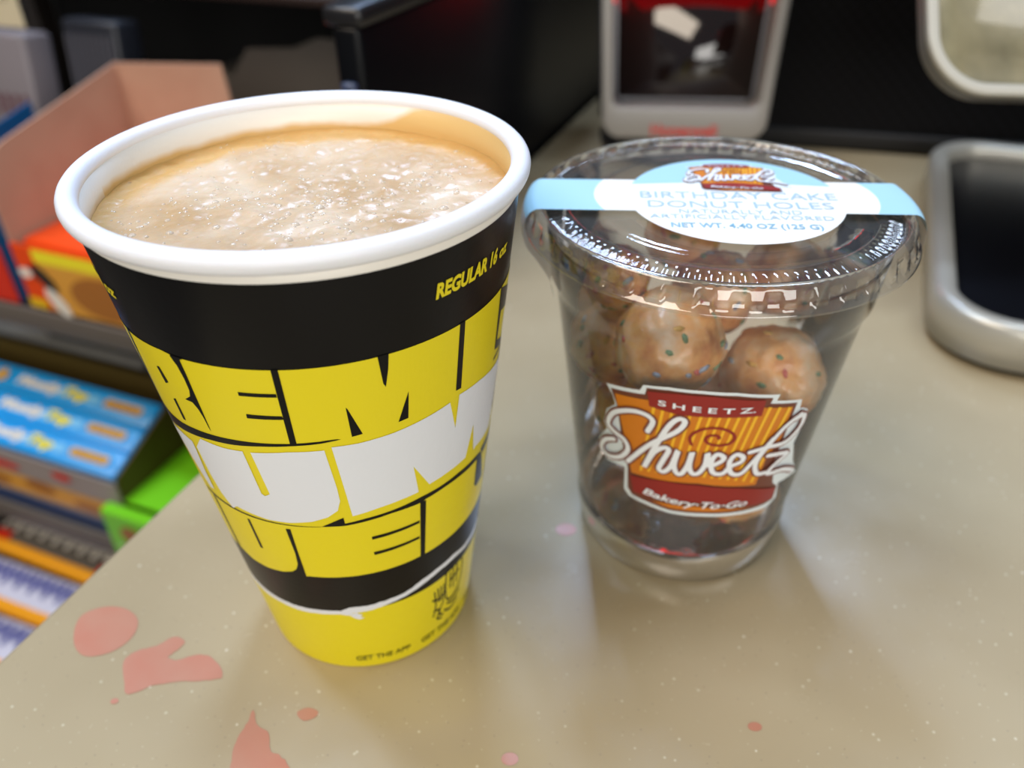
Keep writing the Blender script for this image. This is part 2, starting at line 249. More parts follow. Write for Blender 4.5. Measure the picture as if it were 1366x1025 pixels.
counter = empty('counter', S(-.1775, -.3, 0), (0, 0, A_ST)); tag(counter, 'beige speckled solid surface checkout counter with pink stains', 'counter')
bm = rbox(1.6, 1.5, .04, .0015, 2, loc=(.8, .75, -.02)); link_bm('countertop', bm, cm, counter)
bm = rbox(1.5, 1.4, .90, .001, 1, loc=(.86, .76, -.491)); link_bm('cabinet_body', bm, mat('laminate', '#3b352f', .5), counter, smooth=False)
stain_m = mat('pink_stain', '#b77860', .3, col2='#b68068', nscale=60, bump=(60, .1, .001))
inv = Matrix.Translation(S(-.1775, -.3, 0)) @ Matrix.Rotation(A_ST, 4, 'Z'); inv = inv.inverted()
def smooth_loop(P, sub=5, jag=0):
    Q = []; n = len(P)
    for i in range(n):
        p0, p1, p2, p3 = (Vector(P[(i+k-1) % n]) for k in range(4))
        for k in range(sub):
            t = k/sub; q = .5*((2*p1)+(-p0+p2)*t+(2*p0-5*p1+4*p2-p3)*t*t+(-p0+3*p1-3*p2+p3)*t**3)
            Q.append((q.x+random.uniform(-jag, jag), q.y+random.uniform(-jag, jag)))
    return Q
def stain(P, jag=0):
    bm = poly_bm([smooth_loop([(x/1000, y/1000) for x, y in P], 5, jag)])
    mapped('stain', bm, lambda x, y: inv @ Vector((x, y, .00012)), stain_m, counter)
stain([(-120, 146.4), (-119.5, 151), (-114.6, 153.4), (-108.5, 152.6), (-103.9, 149), (-102.9, 144.3), (-104.8, 140.2), (-108.6, 137.6), (-113.6, 137.2), (-117.6, 140.5)])
stain([(-102.5, 135.5), (-99.9, 138.7), (-95.4, 140.1), (-92.0, 142.9), (-88.5, 141.4), (-89.6, 138.6), (-91.4, 136.4), (-88.4, 135.4), (-84.1, 137.0), (-79.1, 135.6), (-75.4, 130.5), (-78.3, 129.2), (-85.9, 128.9), (-92.3, 127.9), (-97.9, 125.5), (-100.2, 129.3)], .00015)
stain([(-65.1, 120.5), (-62.9, 116.2), (-60.0, 114.4), (-58.6, 110.1), (-55.6, 108.2), (-53.2, 105.4), (-51.9, 99.2), (-54, 94), (-64, 93), (-66.8, 99.4), (-66.8, 106.2), (-67.2, 112.2), (-65.9, 116.5)], .0002)
stain([(-54.1, 119.5), (-51.8, 120.9), (-49.0, 119.8), (-49.5, 118.2), (-52.1, 117.4)])
def spot(x, y, r, e=.8):
    stain([(x+r*math.cos(a*.7854), y+r*e*math.sin(a*.7854)) for a in range(8)])
spot(-1.9, 106.7, 2.0); spot(57, 113.9, 1.7, .7); spot(15.8, 180.4, 3.2, .8); spot(-100.5, 123.6, 1.0)

# floor, far wall behind the counters
tag(link_bm('floor', rbox(5, 5, .04, 0, loc=(0, .8, -.96)), mat('floor_tile', '#6e675c', .35, col2='#7b7467', nscale=3), smooth=False), kind='structure')
tag(link_bm('wall_back', rbox(4, .04, 2.3, 0, loc=(0, 0, .17)), mat('dark_wall', '#15120f', .7), smooth=False, loc=S(.2, 1.25, 0), rot=(0, 0, A_ST)), kind='structure')

tag(link_bm('wall_left', rbox(.04, 5, 3.6, 0, loc=(0, 0, .85)), mat('pale_wall', '#4d4842', .7), smooth=False, loc=S(-2.5, .3, 0), rot=(0, 0, A_ST)), kind='structure')

# ---------------------------------------------------------------- paper coffee cup
LX, LY, LR0, LK, LH = -.04083, .16003, .02748, .1299, .12506
paper = mat('paper_white', '#e6e8ee', .42, bump=(1400, .25, .0002), sss=.05)
ink_k = mat('ink_black', '#08080b', .32, spec=.2, bump=(700, .12, .0002))
ink_y = mat('ink_yellow', '#e3d210', .40, bump=(500, .22, .0003))
ink_w = mat('ink_white', '#dfe3ea', .42, bump=(500, .22, .0003))
cup = empty('paper_coffee_cup', (LX, LY, 0)); tag(cup, 'tall open paper coffee cup printed black, yellow and white', 'cup')
def wr(z): return LR0+LK*z
T = .0012
prof = [(wr(0)-T, .006), (wr(0)-T, 0), (wr(0), 0)]+[(wr(z), z) for z in [LH*i/24*.988 for i in range(1, 25)]]+[(min(wr(z)-T, .04135), z) for z in [LH*.988*(1-i/24) for i in range(0, 23)]]+[(.001, .0102)]
bm = lathe(prof, 192); cap(bm)
def inner_mat():
    m = mat('paper_inside', '#ece7dd', .4, bump=(1400, .25, .0002)); nt = m.node_tree; N = nt.nodes; L = nt.links; b = N['Principled BSDF']
    tc = N.new('ShaderNodeTexCoord'); sx = N.new('ShaderNodeSeparateXYZ'); L.new(tc.outputs['Object'], sx.inputs[0])
    # foam wash: a tide mark above the coffee, rising to the lip on one side
    at = N.new('ShaderNodeMath'); at.operation = 'ARCTAN2'; L.new(sx.outputs['Y'], at.inputs[0]); L.new(sx.outputs['X'], at.inputs[1])
    mr = N.new('ShaderNodeMapRange'); mr.inputs['From Min'].default_value = rad(78); mr.inputs['From Max'].default_value = rad(56); mr.interpolation_type = 'SMOOTHSTEP'
    mr.inputs['To Min'].default_value = .1192; mr.inputs['To Max'].default_value = .1245; L.new(at.outputs[0], mr.inputs['Value'])
    m3 = N.new('ShaderNodeMapRange'); m3.inputs['From Min'].default_value = rad(-20); m3.inputs['From Max'].default_value = rad(0); m3.inputs['To Min'].default_value = -.006; m3.inputs['To Max'].default_value = 0; L.new(at.outputs[0], m3.inputs['Value'])
    ad0 = N.new('ShaderNodeMath'); ad0.operation = 'ADD'; L.new(mr.outputs[0], ad0.inputs[0]); L.new(m3.outputs[0], ad0.inputs[1])
    n = N.new('ShaderNodeTexNoise'); n.inputs['Scale'].default_value = 120; L.new(tc.outputs['Object'], n.inputs['Vector'])
    mm = N.new('ShaderNodeMath'); mm.operation = 'MULTIPLY_ADD'; mm.inputs[1].default_value = .0022; L.new(n.outputs['Fac'], mm.inputs[0]); L.new(ad0.outputs[0], mm.inputs[2])
    sb = N.new('ShaderNodeMath'); sb.operation = 'SUBTRACT'; L.new(mm.outputs[0], sb.inputs[0]); L.new(sx.outputs['Z'], sb.inputs[1])
    m2 = N.new('ShaderNodeMapRange'); m2.inputs['From Min'].default_value = .0006; m2.inputs['From Max'].default_value = .0022; L.new(sb.outputs[0], m2.inputs['Value'])
    mx = N.new('ShaderNodeMix'); mx.data_type = 'RGBA'; mx.inputs['A'].default_value = lin('#ece7dd'); mx.inputs['B'].default_value = lin('#dcb777'); L.new(m2.outputs[0], mx.inputs['Factor'])
    L.new(mx.outputs['Result'], b.inputs['Base Color']); return m
link_bm('cup_wall', bm, inner_mat(), cup)
rr = .0020; rc = (.0433, LH-.0011)
bm = lathe([(rc[0]+rr*math.cos(a)*1.0, rc[1]+rr*1.02*math.sin(a)) for a in [2*math.pi*i/20 for i in range(20)]], 192, close=True)
link_bm('rolled_rim', bm, paper, cup)
def cone_fn(lay, R0=LR0, K=LK):
    def f(th, zmm):
        r = R0+K*zmm/1000+.00006+lay*.00007; a = rad(th); return Vector((r*math.cos(a), r*math.sin(a), zmm/1000))
    return f
def band(name, z0fn, z1fn, lay, m, a0=-270, a1=90, label=None, step=1.5, rows=1):
    bm = bmesh.new(); n = int((a1-a0)/step); f = cone_fn(lay); prev = None
    for i in range(n+1):
        th = a0+(a1-a0)*i/n; z0, z1 = z0fn(th), z1fn(th)
        cur = [bm.verts.new(f(th, z0+(z1-z0)*k/rows)) for k in range(rows+1)]
        if prev:
            for k in range(rows): bm.faces.new((prev[k], cur[k], cur[k+1], prev[k+1]))
        prev = cur
    o = link_bm(name, bm, m, cup)
    if label: o['label'] = label
    return o
band('printed_band', lambda t: 22, lambda t: 120.2+.2*math.sin(rad(t)*2), 0, ink_k, rows=4, label='glossy black print')
band('printed_band', lambda t: .3, lambda t: 26, 0.2, ink_y, rows=2, label='yellow print at the foot')
# torn paper edge: black above the tear, white torn core
def interp(P):
    P = sorted(P)
    def f(t):
        t = (t+270) % 360-270
        if t <= P[0][0] or t >= P[-1][0]:
            span = P[0][0]+360-P[-1][0]; x = (t-P[-1][0]) if t >= P[-1][0] else (t+360-P[-1][0])
            return P[-1][1]+(P[0][1]-P[-1][1])*x/span+.5*math.sin(t*.31)*math.sin(math.pi*x/span)
        for a, b in zip(P, P[1:]):
            if a[0] <= t <= b[0]: return a[1]+(b[1]-a[1])*(t-a[0])/max(b[0]-a[0], 1e-6)
    return f
tT = interp([(-136, 26.2)]+[(a, z) for a, z in CUP['tornT'][2:-1]]); tB = interp([(-136, 23.4), (-121.4, 24.05), (-111.5, 23.93), (-100.35, 24.5), (-92, 24.9), (-88, 24.2), (-86, 25.3), (-84, 25.22), (-78.6, 25.4), (-70.65, 26.3), (-61.4, 27.2), (-52.5, 28.6), (-44, 29.7), (-33.5, 29.6), (-26, 28.6)])
band('torn_edge', lambda t: tB(t)+.15*noise.noise(Vector((t*.5, 0, 0))), lambda t: 32, .6, ink_w, label='white torn paper edge')
band('printed_band', lambda t: tT(t)+.25*noise.noise(Vector((t*.4, 3, 0))), lambda t: 40.5, 1.0, ink_k, step=.75, label='black print above the tear')
mapped('torn_edge', poly_bm([[(-88, 24.6), (-85.5, 22.9), (-83.5, 22.3), (-81.3, 22.8), (-83, 23.3), (-82, 24.2), (-84.4, 25.0), (-83, 25.6)]]), cone_fn(1.1), ink_w, cup, 1.5)
# lettering block: yellow field (rows one to three), black counters, white row two
top = [(-255, 102.1), (-138, 102.0), (-129, 102.3), (-122.9, 102.5), (-119, 102.1)]+[(t, 102.1) for t in range(-116, -17, 4)]+[(-17.4, 102.1), (75, 102.1)]
bot = [(75, 40), (-12, 40), (-50, 40), (-52.5, 40.0), (-54.6, 40), (-60, 40)]+[(t, 40) for t in range(-64, -101, -4)]+[(-101, 39.8), (-106, 40.5), (-111, 39.7), (-119.6, 38.9), (-127.7, 38.9), (-134, 40), (-255, 40)]
mapped('printed_lettering', poly_bm([top+bot]), cone_fn(1.2), ink_y, cup, 1.5, label='yellow block letters')
bl = [p for p in CUP['black']]
bl += [[(-255, 83.5), (-141, 81.4), (-147, 76.5), (-255, 78)], [(-141, 103), (-139.3, 103), (-147, 76), (-149, 76)], [(-4, 103), (-2, 103), (-2, 84), (-4, 84)], [(20, 103), (22, 103), (22, 84), (20, 84)], [(-17, 84.4), (75, 83.8), (75, 83), (-17, 83.6)], [(10, 96), (20, 96), (20, 95.2), (10, 95.2)], [(10, 90.5), (20, 90.5), (20, 89.8), (10, 89.8)],
       [(-20, 59.8), (75, 60.4), (75, 59.0), (-18, 57.3)], [(20, 60), (22, 60), (22, 39), (20, 39)], [(-2, 60), (0, 60), (0, 39), (-2, 39)], [(-141, 59), (-89.6, 58.4), (-89.6, 58.3), (-141, 58.2)], [(-137, 58), (-135.5, 58), (-135.5, 38), (-137, 38)]]
bl = [[(t, min(102.25, max(39.75, z))) for t, z in P] for P in bl]
mapped('printed_lettering', poly_bm(bl), cone_fn(2.2), ink_k, cup, 1.5, label='black gaps between letters')
wl = [p for p in CUP['white']]
wl += [[(-2, 82), (38, 82), (38, 62), (12, 62), (10, 72), (8, 62), (-2, 62)], [(-250, 81), (-150, 81), (-150, 62), (-250, 62)]]
mapped('printed_lettering', poly_bm(wl), cone_fn(3.0), ink_w, cup, 1.5, label='white block letters of the middle row')
def cone_text(s, th0, th1, z0, h, m, name, lay=2.2, **kw):
    bm = fit_text(s, th0, th1, z0, h, **kw); mapped(name, bm, cone_fn(lay), m, cup, 1.5)
cone_text('REGULAR 16', -49.0, -24.5, 110.6, 3.1, ink_y, 'size_lettering', bold=.045, shear=.15)
cone_text('oz', -23, -17.2, 110.6, 2.6, ink_y, 'size_lettering', bold=.04, shear=.15)
cone_text('REGULAR 16', -169, -143.6, 110.6, 3.1, ink_y, 'size_lettering', bold=.045, shear=.15)
cone_text('oz', -141.5, -134.3, 110.6, 2.6, ink_y, 'size_lettering', bold=.04, shear=.15)
for k in range(3): cone_text('GET THE APP', -89.8+k*35, -61.3+k*35, 3.6, 2.1, ink_k, 'foot_lettering', bold=.01, shear=.1)
# line drawing beside the tear
dd = []
for P in ([(-47, 22), (-46, 16), (-47.5, 12)], [(-45, 22.5), (-44, 17)], [(-43, 22.5), (-42.5, 17)], [(-41, 22.5), (-41, 16), (-44, 12), (-41, 10)], [(-48, 19), (-44, 18), (-40, 19)], [(-40, 26), (-36, 28), (-30, 28), (-27, 24), (-28, 17), (-34, 14), (-39, 16), (-40, 26)],
          [(-37, 25), (-36.5, 19)], [(-35, 26), (-34, 18)], [(-32, 26), (-31.5, 19)], [(-36, 22), (-30, 23)], [(-38, 13), (-33, 12), (-28, 14)], [(-40, 11), (-35, 9.5), (-30, 11)], [(-47, 14), (-43, 13), (-45, 10), (-42, 9)]):
    dd += ribbon([(a, b) for a, b in P], .8)
mapped('printed_drawing', poly_bm(dd), cone_fn(1.4), ink_k, cup, 1.5)

# coffee and froth
def coffee_mat():
    m = bpy.data.materials.new('coffee_froth'); m.use_nodes = True; nt = m.node_tree; N = nt.nodes; L = nt.links; b = N['Principled BSDF']
    b.inputs['Roughness'].default_value = .34; b.inputs['Subsurface Weight'].default_value = .15; b.inputs['Subsurface Scale'].default_value = .002
    tc = N.new('ShaderNodeTexCoord')
    n = N.new('ShaderNodeTexNoise'); n.inputs['Scale'].default_value = 55; n.inputs['Detail'].default_value = 6; n.inputs['Distortion'].default_value = .8
    L.new(tc.outputs['Object'], n.inputs['Vector'])
    r = N.new('ShaderNodeValToRGB'); r.color_ramp.elements[0].position = .35; r.color_ramp.elements[1].position = .68
    r.color_ramp.elements[0].color = lin('#bb9a70'); r.color_ramp.elements[1].color = lin('#d8c3a8'); L.new(n.outputs['Fac'], r.inputs['Fac'])
    # crema ring, heavier at the far right
    mp = N.new('ShaderNodeMapping'); mp.inputs['Location'].default_value = (-.002, .0045, 0); L.new(tc.outputs['Object'], mp.inputs['Vector'])
    ln = N.new('ShaderNodeVectorMath'); ln.operation = 'LENGTH'; L.new(mp.outputs[0], ln.inputs[0])
    ad = N.new('ShaderNodeMath'); ad.operation = 'MULTIPLY_ADD'; ad.inputs[1].default_value = .008; L.new(n.outputs['Fac'], ad.inputs[0]); L.new(ln.outputs['Value'], ad.inputs[2])
    mr = N.new('ShaderNodeMapRange'); mr.inputs['From Min'].default_value = .0400; mr.inputs['From Max'].default_value = .0435; L.new(ad.outputs[0], mr.inputs['Value'])
    mx = N.new('ShaderNodeMix'); mx.data_type = 'RGBA'; L.new(mr.outputs[0], mx.inputs['Factor']); L.new(r.outputs['Color'], mx.inputs['A']); mx.inputs['B'].default_value = lin('#c79c5c')
    # small dark pin holes
    v = N.new('ShaderNodeTexVoronoi'); v.inputs['Scale'].default_value = 420; L.new(tc.outputs['Object'], v.inputs['Vector'])
    vr = N.new('ShaderNodeMapRange'); vr.inputs['From Min'].default_value = .20; vr.inputs['From Max'].default_value = .12; L.new(v.outputs['Distance'], vr.inputs['Value'])
    n5 = N.new('ShaderNodeTexNoise'); n5.inputs['Scale'].default_value = 90; L.new(tc.outputs['Object'], n5.inputs['Vector'])
    n6 = N.new('ShaderNodeMapRange'); n6.inputs['From Min'].default_value = .5; n6.inputs['From Max'].default_value = .62; n6.inputs['To Max'].default_value = .55; L.new(n5.outputs['Fac'], n6.inputs['Value'])
    ml = N.new('ShaderNodeMath'); ml.operation = 'MULTIPLY'; L.new(vr.outputs[0], ml.inputs[0]); L.new(n6.outputs[0], ml.inputs[1])
    m2 = N.new('ShaderNodeMix'); m2.data_type = 'RGBA'; L.new(ml.outputs[0], m2.inputs['Factor']); L.new(mx.outputs['Result'], m2.inputs['A']); m2.inputs['B'].default_value = lin('#9c7a4e')
    L.new(m2.outputs['Result'], b.inputs['Base Color'])
    n3 = N.new('ShaderNodeTexNoise'); n3.inputs['Scale'].default_value = 520; n3.inputs['Detail'].default_value = 3; L.new(tc.outputs['Object'], n3.inputs['Vector'])
    ad2 = N.new('ShaderNodeMath'); ad2.operation = 'SUBTRACT'; L.new(n3.outputs['Fac'], ad2.inputs[0]); L.new(ml.outputs[0], ad2.inputs[1])
    bp = N.new('ShaderNodeBump'); bp.inputs['Strength'].default_value = .38; bp.inputs['Distance'].default_value = .0006; L.new(ad2.outputs[0], bp.inputs['Height']); L.new(bp.outputs['Normal'], b.inputs['Normal'])
    return m
ZC = .1172; RCF = min(wr(ZC)-T, .04135)-.0001
coffee = empty('milk_coffee', (LX, LY, ZC)); tag(coffee, 'frothy milky coffee filling the open paper cup', 'coffee')
def fz(x, y):
    r = math.hypot(x, y)/RCF; z = .0006*noise.noise(Vector((x*70, y*70, 1)))+.0005*noise.noise(Vector((x*190, y*190, 5)))+.00028*noise.noise(Vector((x*480, y*480, 9)))
    return z*(1-.5*r**6)+.0008*max(0, r-.9)*10*.5
prof = [(RCF*i/110, 0) for i in range(1, 111)]
bm = lathe(prof, 260)
for v in bm.verts: v.co.z = fz(v.co.x, v.co.y)
es = [e for e in bm.edges if e.is_boundary and e.verts[0].co.xy.length < RCF*.05]; bmesh.ops.contextual_create(bm, geom=es)
link_bm('froth', bm, coffee_mat(), coffee)
bub = mat('bubble_film', '#e6d9c6', .08, coat=1.0)
bub.node_tree.nodes['Principled BSDF'].inputs['Alpha'].default_value = .55
bm = bmesh.new(); rnd = random.Random(3)
def bubble(x, y, r):
    if math.hypot(x, y) > RCF-.001-r: return
    M = Matrix.Translation((x, y, fz(x, y)-r*.35)) @ Matrix.Diagonal((r, r, r*.8, 1))
    bmesh.ops.create_icosphere(bm, subdivisions=2, radius=1, matrix=M)
cl = [(.004, -.008, 70, .010, .0007), (.012, .004, 40, .008, .0006), (.026, .008, 26, .006, .0007), (-.022, -.004, 40, .007, .0005), (-.030, -.015, 34, .005, .0005), (.010, -.020, 50, .012, .0006), (0, 0, 150, .026, .0004), (-.012, .030, 60, .012, .0003), (.028, .018, 34, .006, .0004), (-.004, .005, 40, .012, .0005)]
for cx, cy, n, sp, r in cl:
    for i in range(n): bubble(cx+rnd.gauss(0, sp), cy+rnd.gauss(0, sp*.6), r*rnd.uniform(.35, 1.25)*(1 if rnd.random() < .92 else 1.5))
tag(link_bm('bubbles', bm, bub, coffee), kind='stuff')

# ---------------------------------------------------------------- clear cup of donut holes
RX, RY, RR0, RK = .05066, .18851, .0289, .1225
film = clear_mat('clear_film', (.99, .99, .99), 1.5, .05, haze=.035, bump=(60, .15, .001), boost=1.3)
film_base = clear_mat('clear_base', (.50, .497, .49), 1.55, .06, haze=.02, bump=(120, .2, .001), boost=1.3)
lidm = clear_mat('clear_lid', (.965, .97, .98), 1.6, .05, haze=.03, bump=(160, .12, .0008), boost=2.3)
pot = empty('clear_plastic_cup', (RX, RY, 0)); tag(pot, 'clear plastic bakery cup with a printed shield logo, behind the coffee', 'cup')
def pr(z): return RR0+RK*z
prof = [(pr(.0105), .0105), (pr(.012)+.0006, .0118)]+[(pr(z), z) for z in [.013+(.083-.013)*i/20 for i in range(21)]]+[(pr(.083)+.0012, .0845), (pr(.096)+.0006, .0962)]
link_bm('cup_wall', lathe(prof, 160), film, pot)
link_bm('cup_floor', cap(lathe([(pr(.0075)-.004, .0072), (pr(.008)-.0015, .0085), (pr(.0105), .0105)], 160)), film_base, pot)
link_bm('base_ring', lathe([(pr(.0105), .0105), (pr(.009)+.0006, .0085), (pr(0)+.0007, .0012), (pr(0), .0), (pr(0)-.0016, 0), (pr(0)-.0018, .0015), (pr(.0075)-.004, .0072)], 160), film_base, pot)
def pot_fn(lay):
    def f(s, z):
        zz = (z+50)/1000; r = pr(zz)+.00025+lay*.0001; a = rad(-97)+s/36; return Vector((r*math.cos(a), r*math.sin(a), zz))
    return f
L_wht = mat('label_white', '#dfe9ee', .4); L_brn = mat('label_brown', '#6d3b2c', .4); L_org = mat('label_orange', '#cf7a1c', .4)
L_yel = mat('label_yellow', '#f0b92c', .4); L_red = mat('label_red', '#8e2420', .4); L_scr = mat('label_script', '#e9eef4', .35); L_dk = mat('label_outline', '#7a4038', .4)
def logo(parent, fn, step, core=1.2, outl=2.35):
    o = lambda l, m, lab, lay: mapped('logo_print', poly_bm(l), lambda x, y: fn(lay)(x, y), m, parent, step, label=lab)
    G = LOGO
    sil = [G['outline']]+[q for P in G['script'] for q in ribbon(P, 3.3)]
    o(sil, L_wht, 'pale blue outer line of the logo', 0)
    o([G['border']], L_brn, 'brown inner line of the logo', 1)
    o([G['orange'], G['strip']], L_org, 'orange field of the logo', 2)
    o(G['stripes'], L_yel, 'yellow stripes of the logo', 3)
    o([G['banner'], G['banner2']]+ribbon(G['swirl'], .75), L_red, 'dark red banners and swirl of the logo', 4)
    o([q for P in G['script'] for q in ribbon(P, outl)], L_dk, 'brown outline of the script lettering', 5)
    o([q for P in G['script'] for q in ribbon(P, core)], L_scr, 'white script lettering', 6)
    bm = fit_text('S H E E T Z.', -12, 9.5, 16.7, 1.7, bold=.02); mapped('logo_print', bm, fn(6), L_scr, parent, step, label='white small lettering')
    bm = fit_text('Bakery·To·Go', -14.6, 14.8, 0, 2.5, bold=.02, shear=.3)
    for v in bm.verts: v.co.y += -15.4-.075*(v.co.x+14.6)+.0022*(v.co.x**2-200)
    mapped('logo_print', bm, fn(6), L_scr, parent, step, label='white small lettering')
plogo = empty('printed_logo', (0, 0, 0)); plogo.parent = pot; logo(plogo, pot_fn, 1.2, 1.3)

# lid
lid = empty('lid', (0, 0, 0)); lid.parent = pot; lid['label'] = 'clear ribbed snap-on lid'
NR = 110
prof = [(46.5, 96.9), (46.9, 97.3), (46.6, 97.8), (45.9, 98.2), (45.6, 99.2), (45.3, 100.8), (45.1, 102.2), (44.7, 103.1), (44.0, 103.6), (43.2, 103.5), (42.8, 103.0), (42.5, 102.3), (42.2, 101.85), (41.6, 101.85), (40.6, 102.1), (39.6, 102.35), (38.6, 102.6), (37.9, 102.75), (37.2, 102.85), (36.8, 102.8)]
def wob(i, a):
    if i in (12, 13, 14, 15, 16): return 0, .00026*math.sin(a*NR)*(.7 if i == 12 else 1)
    if i in (4, 5): return .0007*max(-.6, min(.6, 1.5*math.sin(a*42))), 0
    return 0, 0
link_bm('skirt_and_rim', lathe([(r/1000, z/1000) for r, z in prof], 1100, wob), lidm, lid)
prof = [(36.8, 102.8), (36.0, 102.3), (31, 102.2), (30.4, 102.3), (29.9, 102.6), (29.3, 102.8), (28, 102.8), (12, 102.85), (1, 102.85)]
bm = lathe([(r/1000, z/1000) for r, z in prof], 200); link_bm('top_panel', cap(bm, True), lidm, lid)
prof = [(40.6, 96.0), (41.2, 97.2), (42.0, 102.0), (42.2, 102.5)]
link_bm('inner_plug', lathe([(r/1000, z/1000) for r, z in prof], 160), film, lid)

# paper seal sticker over the lid
stk = empty('seal_sticker', (0, 0, 0)); stk.parent = pot; stk['label'] = 'white and light blue seal sticker strapped over the lid'
p_wh = mat('sticker_white', '#f0eee8', .45); p_bl = mat('sticker_blue', '#a4cede', .45); p_tx = mat('sticker_lettering', '#9dbac8', .5); p_tx2 = mat('sticker_bold_lettering', '#7dabc2', .5)
p_back = mat('sticker_back', '#dcd9d2', .5)
SA = rad(-4.5); SO = Vector((3.4, -1.6))
def lidpt(x, y, z=103.95, lay=0):
    c, s = math.cos(SA), math.sin(SA); return Vector(((x*c-y*s+SO.x)/1000, (x*s+y*c+SO.y)/1000, (z+lay*.07)/1000))
CR = 25.4; BY0, BY1 = -8.3, 10.6
circ = [(CR*math.cos(2*math.pi*k/96), CR*math.sin(2*math.pi*k/96)) for k in range(96)]
arc = [(CR*math.cos(a), CR*math.sin(a)) for a in [math.asin(7.6/CR)+(math.pi-2*math.asin(7.6/CR))*k/48 for k in range(49)]]
# strap: flat across the lid, then over the rim and down, following the round edge
def ax(x, y):
    c, s = math.cos(SA), math.sin(SA); return Vector((x*c-y*s+SO.x, x*s+y*c+SO.y))
def strap(side):
    rho = [(44.2, 103.97), (45.3, 103.6), (46.7, 102.3), (47.6, 99.8), (47.8, 97.0), (47.0, 94.0)]
    rho += [(44.6, 90.5), (42.4, 87), (41.0, 84), (40.2, 80)] if side < 0 else [(46.0, 92.5)]
    Q = []
    for i in range(len(rho)-1):
        p = [Vector(rho[max(0, min(len(rho)-1, i+k-1))]) for k in range(4)]
        for k in range(5):
            t = k/5; Q.append(.5*((2*p[1])+(-p[0]+p[2])*t+(2*p[0]-5*p[1]+4*p[2]-p[3])*t*t+(-p[0]+3*p[1]-3*p[2]+p[3])*t**3))
    Q.append(Vector(rho[-1])); NY = 10
    cols = []
    for j in range(NY+1):
        y = BY0+(BY1-BY0)*j/NY; q = ax(0, y); d = (ax(side, y)-q)
        def hit(r):
            bq = q.dot(d); return -bq+math.sqrt(max(0, bq*bq-q.dot(q)+r*r))
        col = [(q+d*t, 103.97) for t in [hit(44.2)*k/12 for k in range(12)]]+[(q+d*hit(v.x), v.y) for v in Q]
        cols.append(col)
    def build(name, i0, i1, m, lab):
        bm = bmesh.new(); V = [[bm.verts.new((c[i][0].x/1000, c[i][0].y/1000, c[i][1]/1000)) for i in range(i0, i1)] for c in cols]
        for a, b_ in zip(V, V[1:]):
            for i in range(len(a)-1): bm.faces.new((a[i], a[i+1], b_[i+1], b_[i]))
        link_bm(name, bm, m, stk)['label'] = lab
    n = len(cols[0]); cut = 12+(16 if side > 0 else 13)
    build('strap', 0, cut, p_bl, 'light blue strap end folded over the rim')
    build('strap_tail', cut-1, n, p_tail, 'milky strap tail hanging below the rim')
p_tail = mat('sticker_tail', '#d6d8da', .35); p_tail.node_tree.nodes['Principled BSDF'].inputs['Alpha'].default_value = .6
strap(1); strap(-1)
edgeR = [(31+1.6*(1-((y-1)/9.6)**2)*1.6, y) for y in [BY0+.02+(BY1-BY0-.04)*k/16 for k in range(17)]]
edgeL = [(-x, y) for x, y in edgeR[::-1]]
mapped('printed_middle', poly_bm([edgeR+edgeL]), lambda x, y: lidpt(x, y, lay=.8), p_wh, stk, label='white middle of the strap')
mapped('seal_disc', poly_bm([circ]), lambda x, y: lidpt(x, y, lay=1.3), p_wh, stk)
mapped('printed_cap', poly_bm([arc+[(-18, 8.3), (-10, 9.0), (0, 9.3), (10, 9.0), (18, 8.3)]]), lambda x, y: lidpt(x, y, lay=1.9), p_bl, stk, label='light blue upper part')
def lid_text(s, yc, h, x0, x1, m, **kw):
    mapped('printed_lettering', fit_text(s, x0, x1, yc-h/2, h, **kw), lambda x, y: lidpt(x, y, lay=2.8), m, stk)
lid_text('BIRTHDAY CAKE', 1.2, 4.3, -22.5, 24, p_tx, bold=.0)
lid_text('DONUT HOLES', -4.3, 4.0, -21, 22, p_tx, bold=.0)
lid_text('NATURALLY AND', -8.4, 2.4, -14, 14, p_tx)
lid_text('ARTIFICIALLY FLAVORED', -11.4, 2.4, -21, 20.5, p_tx)
lid_text('NET WT. 4.40 OZ (125 G)', -16.1, 2.6, -16.5, 17, p_tx2, bold=.02)
def lidlogo(lay):
    return lambda x, y: lidpt(x*.43+1.2, y*.43+12.3, lay=2.6+lay*.7)
logo(stk, lidlogo, None, 1.7, 2.6)

# donut holes
def donut_mat(i):
    m = bpy.data.materials.new('glazed_cake'); m.use_nodes = True; nt = m.node_tree; N = nt.nodes; L = nt.links; b = N['Principled BSDF']
    tc = N.new('ShaderNodeTexCoord'); n = N.new('ShaderNodeTexNoise'); n.inputs['Scale'].default_value = 110; n.inputs['Detail'].default_value = 6
    mp = N.new('ShaderNodeMapping'); mp.inputs['Location'].default_value = (i*.37, i*.11, 0); L.new(tc.outputs['Object'], mp.inputs[0]); L.new(mp.outputs[0], n.inputs['Vector'])
    r = N.new('ShaderNodeValToRGB'); e = r.color_ramp.elements; e[0].position = .30; e[0].color = lin('#c46a2c'); e[1].position = .68; e[1].color = lin('#f6d8b4')
    q = e.new(.48); q.color = lin('#f2b06a')
    L.new(n.outputs['Fac'], r.inputs['Fac']); L.new(r.outputs['Color'], b.inputs['Base Color'])
    b.inputs['Roughness'].default_value = .38; b.inputs['Coat Weight'].default_value = .5; b.inputs['Coat Roughness'].default_value = .2
    b.inputs['Subsurface Weight'].default_value = .2; b.inputs['Subsurface Scale'].default_value = .003
    bp = N.new('ShaderNodeBump'); bp.inputs['Strength'].default_value = .6; bp.inputs['Distance'].default_value = .0012; L.new(n.outputs['Fac'], bp.inputs['Height']); L.new(bp.outputs['Normal'], b.inputs['Normal'])
    return m
